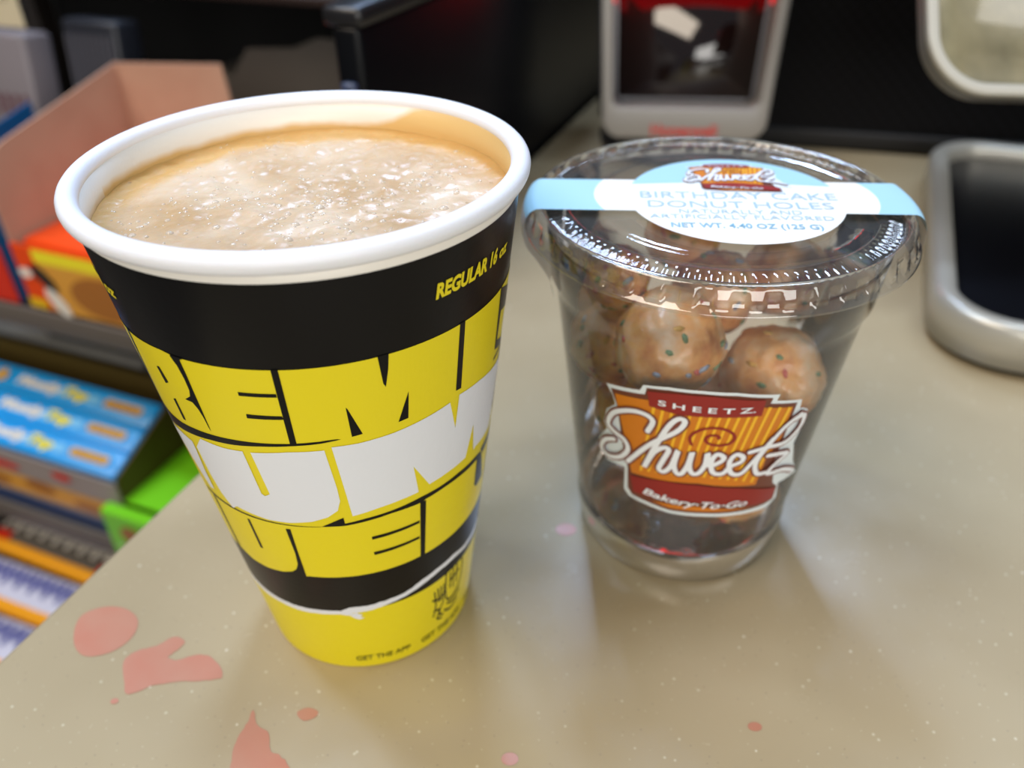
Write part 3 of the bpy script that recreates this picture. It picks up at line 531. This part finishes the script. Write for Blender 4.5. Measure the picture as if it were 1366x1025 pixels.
sprk = [mat('sprinkle_red', '#cf5f58', .4), mat('sprinkle_green', '#6b8f66', .4), mat('sprinkle_blue', '#9aa6b8', .4), mat('sprinkle_yellow', '#dfae55', .4)]
DN = [(55.0, 196.0, 73.5, 11.8, 'donut hole behind the two front ones, in the gap between them'),
      (39.0, 172.5, 72.5, 14.0, 'glazed donut hole in front at upper left, just under the lid'),
      (70.5, 177.5, 57.5, 13.7, 'glazed donut hole at the right above the logo'),
      (24.8, 190.5, 62.0, 12.0, 'donut hole squeezed against the left wall of the clear cup'),
      (36.0, 181.5, 45.0, 13.2, 'donut hole hidden mostly behind the left half of the logo'),
      (62.5, 177.5, 22.6, 12.4, 'lowest donut hole, showing under the logo'),
      (77.0, 199.5, 77.0, 11.5, 'dark donut hole at the right directly beneath the lid rim'),
      (60.0, 193.0, 42.0, 10.5, 'donut hole in the middle of the cup behind the logo'),
      (43.0, 206.5, 56.0, 12.0, 'donut hole at the back of the clear cup'),
      (39.0, 199.5, 27.5, 11.0, 'donut hole low at the back left of the cup'),
      (47.0, 206.0, 86.0, 10.5, 'donut hole seen through the lid beside the sticker'),
      (27.0, 186.0, 84.0, 8.5, 'small donut piece under the lid at the left')]
for i, (x, y, z, r, lab) in enumerate(DN):
    off = Vector((x-RX*1000, y-RY*1000)); lim = pr((z-.35*r)/1000)*1000-r*1.06-.5
    if off.length > lim: off *= max(lim, 0)/off.length; x, y = RX*1000+off.x, RY*1000+off.y
    d = empty('donut_hole', (x/1000, y/1000, z/1000)); tag(d, lab, 'donut hole', 'donut holes in the clear cup')
    d.rotation_euler = (i*1.3, i*.7, i*2.1)
    bm = bmesh.new(); bmesh.ops.create_icosphere(bm, subdivisions=5, radius=r/1000*.97)
    for v in bm.verts:
        p = v.co.normalized(); k = 1+.07*noise.noise(p*1.6+Vector((i*5, 0, 0)))+.05*noise.noise(p*4+Vector((0, i*3, 0)))+.02*noise.noise(p*11)
        v.co *= k
    link_bm('cake', bm, donut_mat(i), d)
    bm = bmesh.new(); rnd = random.Random(i)
    for k in range(34):
        p = Vector((rnd.gauss(0, 1), rnd.gauss(0, 1), rnd.gauss(0, 1))).normalized()
        kk = 1+.07*noise.noise(p*1.6+Vector((i*5, 0, 0)))+.05*noise.noise(p*4+Vector((0, i*3, 0)))+.02*noise.noise(p*11)
        M = Matrix.Translation(p*r/1000*.966*kk) @ p.to_track_quat('Z', 'Y').to_matrix().to_4x4() @ Matrix.Rotation(rnd.uniform(0, 3), 4, 'Z') @ Matrix.Diagonal((.0013*rnd.uniform(.7, 1.6), .0008, .0005, 1))
        g = bmesh.ops.create_icosphere(bm, subdivisions=1, radius=1, matrix=M); mi = rnd.choice((0, 0, 1, 1, 2, 3))
        for f in {f for v in g['verts'] for f in v.link_faces}: f.material_index = mi
    tag(link_bm('sprinkles', bm, sprk, d), kind='stuff')

# ---------------------------------------------------------------- things behind on the counter
# payment terminal: base plate, arm, tilted screen
term = empty('payment_terminal', S(.1655, .417, 0), (0, 0, A_ST)); tag(term, 'grey framed touch screen on a black base at the right edge of the counter', 'payment terminal')
bw, bd = .24, .218
link_bm('base_plate', prism(rrect(bw-.012, bd-.012, .024), .003, .014, .002), black_plastic, term)
link_bm('base_trim', frame_prism(rrect(bw, bd, .03), rrect(bw-.019, bd-.019, .021), .004, .022, .004), silver, term)['label'] = 'silver base trim'
link_bm('base_shadow_slab', prism(rrect(bw-.01, bd-.01, .026), .0, .004), black_matte, term)  # black slab stands in for the dark shadow line under the base
link_bm('arm', rbox(.05, .02, .12, .004, 3, loc=(.03, .03, .07), M=Matrix.Rotation(rad(-8), 4, 'X')), black_plastic, term)
X0 = camo.matrix_world
ctr = Vector((.1553, .3255, .0985))
sw, sh, stn = .19, .15, .0085
rotm = Matrix((Rv, Uv, -fw)).transposed()
tw = ctr+Rv*(sw/2)+Uv*(sh/2-.0155)-fw*0
scr = empty('screen_head', (0, 0, 0)); scr.parent = term
Mw = Matrix.Translation(tw) @ rotm.to_4x4() @ Matrix.Rotation(rad(-3), 4, 'X') @ Matrix.Rotation(rad(4), 4, 'Y')
bpy.context.view_layer.update()
scr.matrix_world = Mw
scr.matrix_parent_inverse = Matrix.Identity(4)
bpy.context.view_layer.update(); scr.matrix_basis = term.matrix_world.inverted() @ Mw
link_bm('housing', prism(rrect(sw-.0005, sh-.0005, .0225, 14), -stn, -.001, .0015), mat('dark_housing', '#5f5c56', .45), scr)
link_bm('bezel', frame_prism(rrect(sw, sh, .023, 14), rrect(sw-.0085, sh-.0085, .0185, 14), -.0022, .0006, .0008), mat('bezel_grey', '#b9b6ab', .4, bump=(2500, .3, .0002)), scr)['label'] = 'light grey bezel'
glass = mat('screen_glass', '#77735c', .25, coat=.8, col2='#a09a7c', nscale=25, bump=(120, .1, .001))  # grey-cream mottle: bright reflection painted into the glass colour, with smudges
link_bm('display_glass', prism(rrect(sw-.0085, sh-.0085, .0185, 14), -.0022, -.0004), glass, scr)
link_bm('red_edge_strip', rbox(.0012, .034, .004, .0004, 2, loc=(-sw/2-.0002, -.012+.045, -.004)), mat('red_edge', '#ff1020', .4, emis='#ff0a1e', es=2.2), scr)['label'] = 'bright red strip on the left edge'  # thin emissive red strip along the left edge

# barcode scanner
scn = empty('barcode_scanner', (.104, .492, 0), (0, 0, rad(-6))); tag(scn, 'upright barcode scanner with a red lit window behind the clear cup', 'scanner')
Mt = Matrix.Translation((0, 0, .072)) @ Matrix.Rotation(rad(-6), 4, 'X') @ Matrix.Rotation(rad(90), 4, 'X')
def sc_part(name, bm, m):
    bmesh.ops.transform(bm, matrix=Mt, verts=bm.verts); return link_bm(name, bm, m, scn)
W0, H0 = .103, .115
def trap(sx, sy, r, k=.055, oy=0): return [((x)*(1+k*y/sy*2), y+oy) for x, y in rrect(sx, sy, r)]
sc_part('housing', prism(trap(W0, H0, .012), -.05, -.018, .004), mat('scanner_housing', '#2e2f33', .4))
sc_part('front_frame', frame_prism(trap(W0-.003, H0-.003, .011), trap(W0-.015, H0-.025, .005, oy=.007), -.030, .006, .002), mat('scanner_grey', '#8f8c88', .4))['label'] = 'grey front frame'
win = trap(W0-.022, .062, .002, k=.03, oy=-.0045)
sc_part('window', prism(win, -.018, -.012), mat('scan_window', '#160c0c', .08, coat=1))
sc_part('window_bezel', frame_prism(trap(W0-.016, H0-.026, .005, oy=.007), [(x, y) for x, y in trap(W0-.024, .060, .002, k=.03, oy=-.0045)], -.014, -.0125), mat('bezel_inner', '#8d8f96', .3))['label'] = 'grey bevel around the window'
for s in (-1, 1):
    sc_part('light_bar', prism([(s*.0440, .036), (s*.0465, .036), (s*.0445, .016), (s*.0432, .016)][::s], -.0122, -.0105), mat('red_side_glow', '#c01018', .35, emis='#ff0718', es=1.3))
sc_part('light_bar', rbox(W0-.018, .022, .006, .0015, 2, loc=(0, .0385, -.008)), mat('red_glow', '#ff1020', .4, emis='#ff0718', es=1.8))['label'] = 'glowing red light bar'
bm, w_ = text_bm('Honeywell', .0065, bold=.03, align='CENTER'); bmesh.ops.translate(bm, vec=(0, -.0535, .0064), verts=bm.verts); sc_part('printed_name', bm, mat('red_print', '#c23a34', .5))
link_bm('stand', lathe([(.001, .0), (.046, 0), (.048, .002), (.048, .007), (.044, .011), (.022, .017), (.018, .03), (.018, .05), (.001, .05)], 64), mat('scanner_stand', '#26262a', .4), scn, loc=(0, .032, 0))

# perforated black panel behind the scanner and terminal
def perf_mat():
    m = mat('perforated_black', '#0c0c10', .6, spec=.12); nt = m.node_tree; N = nt.nodes; L = nt.links; b = N['Principled BSDF']
    tc = N.new('ShaderNodeTexCoord'); mp = N.new('ShaderNodeMapping'); mp.inputs['Rotation'].default_value = (0, rad(45), 0); mp.inputs['Scale'].default_value = (170, 170, 170)
    ck = N.new('ShaderNodeTexVoronoi'); ck.inputs['Randomness'].default_value = 0; ck.inputs['Scale'].default_value = 1
    L.new(tc.outputs['Object'], mp.inputs[0]); L.new(mp.outputs[0], ck.inputs['Vector'])
    r = N.new('ShaderNodeValToRGB'); r.color_ramp.elements[0].position = .3; r.color_ramp.elements[1].position = .4; r.color_ramp.elements[0].color = lin('#020203'); r.color_ramp.elements[1].color = lin('#0b0b0f')
    L.new(ck.outputs['Distance'], r.inputs['Fac']); L.new(r.outputs['Color'], b.inputs['Base Color']); return m
pp = empty('perforated_panel', (.155, .520, 0), (0, 0, rad(-15))); tag(pp, 'tall black perforated metal panel behind the payment terminal', 'panel')
link_bm('mesh_sheet', rbox(.62, .006, .40, .001, 1, loc=(.31, .003, .203)), perf_mat(), pp, smooth=False)
link_bm('frame', rbox(.62, .012, .012, .002, 2, loc=(.31, .004, .0062)), black_matte, pp)
link_bm('frame', rbox(.012, .012, .40, .002, 2, loc=(.002, .004, .203)), black_matte, pp)

# black partition along the counter's left side
pt = empty('black_partition', S(-.1875, .288, -.938), (0, 0, A_ST)); tag(pt, 'black upright partition along the left side of the counter', 'partition')
link_bm('panel', rbox(.013, .70, 1.050, .003, 3, loc=(0, .352, .525)), mat('partition_black', '#07080c', .35, spec=.22), pt)
link_bm('front_edge_highlight', rbox(.007, .004, 1.02, .0015, 2, loc=(.0015, -.0015, .52)), mat('edge_highlight', '#38425c', .3), pt)['label'] = 'blue grey highlight painted along the front edge'  # bluish highlight of the front edge, put into this strip's colour
link_bm('top_cap', rbox(.018, .70, .008, .0025, 2, loc=(-.001, .352, 1.053)), mat('cap_dark', '#1b1a1c', .3), pt)

# ---------------------------------------------------------------- candy rack, left of the counter
shelf_m = mat('shelf_dark', '#2b2420', .5); rail_m = mat('rail_grey', '#625a52', .4)
rack = empty('candy_rack', S(-.55, .62, -.94), (0, 0, A_ST)); tag(rack, 'dark metal candy rack left of the counter with stepped shelves', 'rack')
def rk(u, w_, z): return (u+.55, w_-.62, z+.94)
link_bm('back_panel', rbox(.72, .01, 1.28, .001, 1, loc=rk(-.56, .80, -.30)), mat('rack_back', '#0b0a0a', .7), rack, smooth=False)
def shelf(w0, w1, z, tilt=0, u0=-.92, u1=-.20, rail=.018, rm=None):
    # z = height of the front edge, tilted up to the back
    a = math.atan2(tilt, 1); M = Matrix.Translation(rk((u0+u1)/2, w0, z)) @ Matrix.Rotation(a, 4, 'X')
    b = rbox(u1-u0, w1-w0, .003, .0005, 1, loc=(0, (w1-w0)/2, -.0015), M=M); link_bm('shelf', b, shelf_m, rack, smooth=False)
    b = rbox(u1-u0, .003, rail, .001, 2, loc=rk((u0+u1)/2, w0-.0015, z-rail/2+.002)); link_bm('price_rail', b, rm or rail_m, rack)
shelf(.350, .62, -.114)
shelf(.306, .50, -.284, .0, u1=-.446, rail=.020)
shelf(.20, .42, -.372, .1)
shelf(.585, .79, .058, rail=.007, rm=mat('rail_brown', '#2a1a14', .6))
for u in (-.92, -.2): link_bm('side_post', rbox(.012, .03, 1.0, .002, 2, loc=rk(u, .775, -.44)), shelf_m, rack)
link_bm('base_deck', rbox(.72, .5, .1, .003, 1, loc=rk(-.56, .55, -.89)), shelf_m, rack)
tg = link_bm('price_tag', rbox(.045, .0008, .030, .0002, 1, loc=(0, 0, 0)), mat('tag_paper', '#cfc6a8', .6), smooth=False, loc=S(-.576, .4492, .069), rot=(0, 0, A_ST))
tag(tg, 'cream paper price tag hanging from the top shelf at the corner', 'price tag')
bm, w_ = text_bm('3.39', .009, align='CENTER'); bmesh.ops.rotate(bm, cent=(0, 0, 0), matrix=Matrix.Rotation(rad(90), 3, 'X'), verts=bm.verts); bmesh.ops.translate(bm, vec=(.004, -.0006, .002), verts=bm.verts); link_bm('printed_price', bm, mat('tag_ink', '#4c483c', .6), tg)
# rod that carries the tag
link_bm('tag_arm', rbox(.004, .15, .003, .001, 1, loc=rk(-.576, .522, .0845)), shelf_m, rack)
link_bm('tag_arm', rbox(.004, .003, .045, .001, 1, loc=rk(-.576, .597, .069)), shelf_m, rack)

def pts_panel(name, parent, quads, m, y, label=None):
    if len(quads) > 1:
        for q in quads: pts_panel(name, parent, [q], m, y, label)
        return
    """flat print on a front face (local x,z) at depth y"""
    bm = poly_bm(quads); 
    for v in bm.verts: v.co = Vector((v.co.x, y, v.co.y))
    o = link_bm(name, bm, m, parent, smooth=False)
    if label: o['label'] = label
    return o
def ell(cx, cy, rx, ry, n=20, rot=0):
    return [(cx+rx*math.cos(2*math.pi*k/n)*math.cos(rot)-ry*math.sin(2*math.pi*k/n)*math.sin(rot), cy+rx*math.cos(2*math.pi*k/n)*math.sin(rot)+ry*math.sin(2*math.pi*k/n)*math.cos(rot)) for k in range(n)]
def rect(x0, y0, x1, y1): return [(x0, y0), (x1, y0), (x1, y1), (x0, y1)]
c_or = mat('carton_orange', '#e8480c', .35); c_yel = mat('carton_yellow', '#e6b81a', .35); c_wh = mat('carton_white', '#e9e2d6', .4); c_br = mat('print_brown', '#a5682a', .4); c_tan = mat('print_tan', '#d99b3c', .4)
c_dk = mat('print_dark', '#2b2622', .4); c_red = mat('carton_red', '#d3301a', .35); c_pink = mat('cardboard_salmon', '#c3a088', .6, col2='#b8917a', nscale=12); c_grey = mat('cardboard_grey', '#5c564f', .6)
c_blue = mat('carton_blue', '#229ce6', .3); c_lb = mat('print_light_blue', '#7cc4ee', .35); c_yw = mat('print_yellow', '#f4e32c', .35); c_gd = mat('print_gold', '#d3a12e', .4); c_navy = mat('print_navy', '#2b3e66', .4)
c_dblue = mat('carton_dark_blue', '#125a92', .4); c_gr = mat('carton_green', '#78d21e', .35); c_kr = mat('carton_kraft', '#5e4c1e', .6); c_pur = mat('print_purple', '#5b5b92', .4); c_silver = mat('wrapper_pale', '#c9c6d4', .3); c_og = mat('wrapper_orange', '#e79a14', .3)

# orange display carton on the upper shelf, with tall salmon sides
oc = empty('orange_candy_carton', S(-.5177, .352, -.1125), (0, 0, A_ST)); tag(oc, 'open orange display carton with salmon inner walls and a yellow printed front', 'carton')
def wallpoly(name, pts, m, parent, th=(.0015, 0, 0), label=None):
    bm = bmesh.new(); vs = [bm.verts.new(p) for p in pts]; f = bm.faces.new(vs)
    r = bmesh.ops.extrude_face_region(bm, geom=[f]); bmesh.ops.translate(bm, vec=th, verts=[v for v in r['geom'] if isinstance(v, bmesh.types.BMVert)]); bmesh.ops.recalc_face_normals(bm, faces=bm.faces)
    o = link_bm(name, bm, m, parent, smooth=False)
    if label: o['label'] = label
    return o
wallpoly('side_wall', [(0, 0, 0), (0, .131, 0), (0, .131, .138), (0, .02, .114), (0, 0, .104)], c_pink, oc, label='salmon inner side wall')
wallpoly('back_wall', [(0, .131, 0), (.12, .131, 0), (.110, .131, .05), (.100, .131, .145), (0, .131, .138)], c_pink, oc, (0, .0015, 0), label='salmon inner back wall')
wallpoly('side_wall', [(.12, 0, 0), (.12, .131, 0), (.12, .131, .05), (.12, .02, .05), (.12, 0, .048)], c_or, oc)
link_bm('front_lip', rbox(.122, .002, .050, .0005, 1, loc=(.061, 0, .026)), c_or, oc, smooth=False)
link_bm('contents', rbox(.114, .12, .044, .004, 2, loc=(.060, .066, .030)), c_or, oc)['label'] = 'orange packets filling the carton'
pts_panel('printed_front', oc, [rect(.022, .002, .120, .042)], c_tan, -.0016, 'tan picture panel')
pts_panel('printed_front', oc, [rect(.020, .040, .120, .050)], c_yw, -.0018, 'yellow band')
pts_panel('printed_front', oc, [ell(.075, .020, .030, .016)], c_br, -.0020, 'round chocolate pictures')
pts_panel('printed_front', oc, [ell(.024, .028, .013, .006, rot=-.8)], c_dk, -.0022)
pts_panel('printed_front', oc, [ell(.030, .010, .013, .006, rot=-.9), ell(.008, .030, .006, .004)], c_wh, -.0024)
pts_panel('printed_front', oc, [rect(.001, .002, .018, .010)], c_yel, -.0020)
bm = bmesh.new()
for (x, y) in ((.05, .055),):
    for q in ribbon([(x+.010*math.cos(a), y+.010*math.sin(a)) for a in [k*.6 for k in range(9)]], .004): poly_bm([q], bm)
for v in bm.verts: v.co.z = .0524
link_bm('printed_top', bm, c_wh, oc, smooth=False)['label'] = 'white marks on the orange packets'

# grey board and far cartons behind
gb = empty('grey_cardboard_carton', S(-.475, .622, -.1125), (0, 0, A_ST)); tag(gb, 'dark grey cardboard carton behind the salmon-walled carton', 'carton')
wallpoly('front_panel', [(-.10, 0, 0), (.13, 0, 0), (.13, 0, .130), (.045, 0, .132), (.02, 0, .122), (-.03, 0, .118), (-.07, 0, .07)], c_grey, gb, (0, .0015, 0))
link_bm('box_body', rbox(.22, .10, .09, .002, 1, loc=(.02, .055, .0455)), c_grey, gb, smooth=False)
bs = empty('blue_carton', S(-.618, .352, -.1125), (0, 0, A_ST)); tag(bs, 'blue sided carton on the upper shelf, left of the salmon-walled one', 'carton')
wallpoly('side_wall', [(0, .0, 0), (0, .13, 0), (0, .13, .100), (0, .0, .072)], c_dblue, bs)
wallpoly('side_wall', [(.085, .0, 0), (.085, .128, 0), (.085, .128, .108), (.085, .0, .07)], c_dblue, bs)
link_bm('front_lip', rbox(.088, .002, .045, .0005, 1, loc=(.043, 0, .0225)), c_red, bs, smooth=False)
link_bm('contents', rbox(.08, .125, .05, .004, 2, loc=(.043, .065, .027)), c_red, bs)['label'] = 'red packets in the carton'
for k, (u, w_, h, col, lab, st) in enumerate(((-.755, .52, .150, '#4f4b49', 'grey and white striped packet standing nearest the left corner', 3), (-.685, .50, .142, '#7d7577', 'pale packet with a red stripe standing on the upper shelf', 5), (-.612, .53, .150, '#202229', 'dark finely striped packet standing beside the black shadow', 9))):
    o = empty('candy_packet', S(u, w_, -.1125), (rad(-8), 0, A_ST)); tag(o, lab, 'candy packet', 'packets standing on the upper shelf')
    link_bm('packet_body', rbox(.060, .03, h, .004, 2, loc=(0, .02, h/2)), mat('packet_film', col, .4), o)
    q = [rect(-.027+.054*i/st, (.03, .075, .05)[k], -.027+.054*i/st+.054/st*.45, (h*.6, h-.05, h-.012)[k]) for i in range(st)]
    pts_panel('printed_stripes', o, q, mat('packet_stripe', ('#7f7a78', '#5c2630', '#55555c')[k], .4), .0046)

# tilted blue boxes, three rows, in a kraft display tray
th = math.atan2(.0249, .0625)
bc = empty('candy_display_tray', S(-.444, .310, -.284), (0, 0, A_ST)); tag(bc, 'kraft display tray holding the blue candy boxes above the green box', 'tray')
zt = .284-.2206
wallpoly('side_wall', [(0, 0, 0), (0, .085, 0), (0, .085, zt+.028), (0, .066, zt+.0248), (0, 0, zt)], c_kr, bc)
wallpoly('side_wall', [(-.235, 0, 0), (-.235, .085, 0), (-.235, .085, zt+.028), (-.235, 0, zt)], c_kr, bc)
link_bm('tray_floor', rbox(.235, .085, .002, 0, loc=(-.1175, .0425, .001)), c_kr, bc, smooth=False)
link_bm('back_wall', rbox(.235, .0015, zt+.028, 0, loc=(-.1175, .086, (zt+.028)/2)), c_kr, bc, smooth=False)
link_bm('front_wall', rbox(.235, .0015, zt-.004, 0, loc=(-.1175, -.001, (zt-.004)/2)), mat('tray_front', '#9a8f8a', .4), bc, smooth=False)
pts_panel('printed_front', bc, [rect(-.234, .018, -.004, .036)], c_tan, -.0022, 'golden picture band')
pts_panel('printed_front', bc, [ell(-.20, .028, .018, .006), ell(-.14, .026, .022, .006), ell(-.085, .030, .016, .006), ell(-.035, .024, .018, .005)], c_br, -.0026)
pts_panel('printed_front', bc, [rect(-.234, .0, -.004, .014)], c_navy, -.0022, 'navy lower band')
pts_panel('printed_front', bc, [ell(-.12, .045, .02, .004), ell(-.055, .05, .01, .004), ell(-.18, .046, .008, .004)], c_red, -.0026)
def blue_box(i):
    v = .0112+.0224*i
    o = empty('blue_candy_box', (0, 0, 0)); M = Matrix.Translation(S(-.444, .310, -.2206)) @ Matrix.Rotation(A_ST, 4, 'Z') @ Matrix.Rotation(th, 4, 'X') @ Matrix.Translation((-.003, v, -.0006))
    o.matrix_world = M
    link_bm('box_body', rbox(.226, .0216, .048, .0012, 2, loc=(-.1135, 0, -.0245)), c_blue, o)
    def flat(bm, m, name, lay=1, lab=None):
        for q in bm.verts: q.co.z = .00015+lay*.00012
        p = link_bm(name, bm, m, o, smooth=False)
        if lab: p['label'] = lab
    flat(poly_bm([[(x, y) for x, y in [(-.052+.0215+.0215*math.cos(a)*0+q[0], q[1]) for q in []]]]) if False else poly_bm([[(-.029+px_, py_) for px_, py_ in rrect(.046, .0125, .006)]]), c_lb, 'printed_oval', 1)
    flat(poly_bm([[(-.029+px_, py_) for px_, py_ in rrect(.0445, .0110, .0053)]]), c_blue, 'printed_oval', 2)
    flat(poly_bm([[(-.030+px_, py_) for px_, py_ in rrect(.038, .0075, .0036)]]), c_gd, 'printed_oval', 3, 'gold oval')
    flat(fit_text('classic', -.046, -.014, -.002, .0046, bold=.02), c_br, 'printed_lettering', 4)
    flat(fit_text('Mostly', -.140, -.092, -.0035, .0082, bold=.06, shear=.2), c_wh, 'printed_lettering', 3, 'white lettering')
    flat(fit_text('Top', -.090, -.066, -.0035, .0085, bold=.06, shear=.2), c_yw, 'printed_lettering', 3, 'yellow lettering')
    flat(poly_bm([ell(-.060, -.0005, .007, .004), ell(-.093, -.001, .006, .004)]), c_lb, 'printed_mark', 2)
    flat(poly_bm([ell(-.158, 0, .006, .006)]), c_gd, 'printed_mark', 3)
    flat(poly_bm([ell(-.205, 0, .018, .007)]), c_red, 'printed_mark', 2)
    tag(o, ('front blue candy box of the tilted three, lowest in the picture', 'middle blue candy box of the tilted three', 'rear blue candy box of the tilted three, under the shelf rail')[i], 'candy box', 'blue candy boxes in the kraft tray')
for i in range(3): blue_box(i)

# green box
gx = empty('green_candy_box', S(-.426, .3015, -.359), (rad(0), 0, A_ST+rad(0))); tag(gx, 'bright green candy carton beside the counter edge', 'carton')
link_bm('box_body', rbox(.085, .010, .119, .001, 1, loc=(.014, 0, .0575)), c_gr, gx, smooth=False)
wallpoly('top_flap', [(-.0165, .0088, .116), (.0565, .0088, .116), (.0565, .085, .116), (-.0165, .085, .116)], c_gr, gx, (0, 0, .0015))
link_bm('carton_side', rbox(.0015, .078, .109, 0, loc=(.0558, .045, .061)), c_gr, gx, smooth=False)
pts_panel('printed_front', gx, [ell(-.004, .098, .010, .009), ell(.03, .092, .009, .008), ell(.01, .072, .008, .006)], c_br, -.0056, 'brown candy pictures')
pts_panel('printed_front', gx, [ell(.018, .106, .007, .005), rect(-.02, .083, .05, .085)], c_wh, -.0060)

# wrapped bars on the lowest shelf
def bar(u, w_, z, i, lab, kind):
    o = empty('candy_bar', S(u, w_, z), (rad(6), 0, A_ST+rad(i*1.2-1))); tag(o, lab, 'candy bar', 'wrapped candy bars on the lowest shelf')
    LB, WB, HB = .150, .042, .016
    bm = bmesh.new(); n = 40; R_ = []
    for k in range(n+1):
        x = -LB/2+LB*k/n; e = min(1, (LB/2-abs(x))/.016); h = HB/2*math.sqrt(max(0, 1-(1-e)**2))*.98+.0004; ww = WB/2*(.9+.1*e)
        ring = []
        for q in range(16):
            a = 2*math.pi*q/16; ca, sa = math.cos(a), math.sin(a)
            ring.append(bm.verts.new((x, ww*math.copysign(abs(ca)**.6, ca), h*math.copysign(abs(sa)**.7, sa)+.0005*noise.noise(Vector((x*90, a*2, i)))*e+HB/2)))
        R_.append(ring)
    for a, b in zip(R_, R_[1:]):
        for q in range(16):
            f = bm.faces.new((a[q], a[(q+1) % 16], b[(q+1) % 16], b[q])); 
            cy = sum(v.co.y for v in f.verts)/4; f.material_index = 1 if cy < -WB*.26 else 0
    bm.faces.new(R_[0][::-1]); bm.faces.new(R_[-1])
    link_bm('wrapper', bm, [c_silver if kind else c_grey, c_og], o)
    zz = []
    for k in range(9):
        x = -.066+.0148*k; zz += ribbon([(x, -.001), (x+.003, .014), (x+.006, .004), (x+.010, .015), (x+.013, 0)], .0034)
    bm = poly_bm(zz)
    for v in bm.verts: v.co.z = HB+.0006-(.0010 if abs(v.co.y) > .009 else 0)*0
    link_bm('printed_lettering', bm, c_pur if kind else c_wh, o, smooth=False)
    for xa in (-.067, .050):
        bm = poly_bm([rect(xa, -.0135, xa+.017, -.0045)])
        for v in bm.verts: v.co.z = HB+.0008
        link_bm('printed_mark', bm, c_red, o, smooth=False)
bars = [(-.552, .318, -.352, 0, 'candy bar with orange and red wrapper, rearmost on the lowest shelf', 0), (-.548, .272, -.357, 1, 'pale purple-lettered candy bar with orange edge, second row', 1), (-.545, .228, -.361, 2, 'pale purple-lettered candy bar nearest the counter edge', 1),
        (-.712, .322, -.351, 3, 'orange candy bar at the left border behind the others', 0)]
for b_ in bars: bar(*b_)
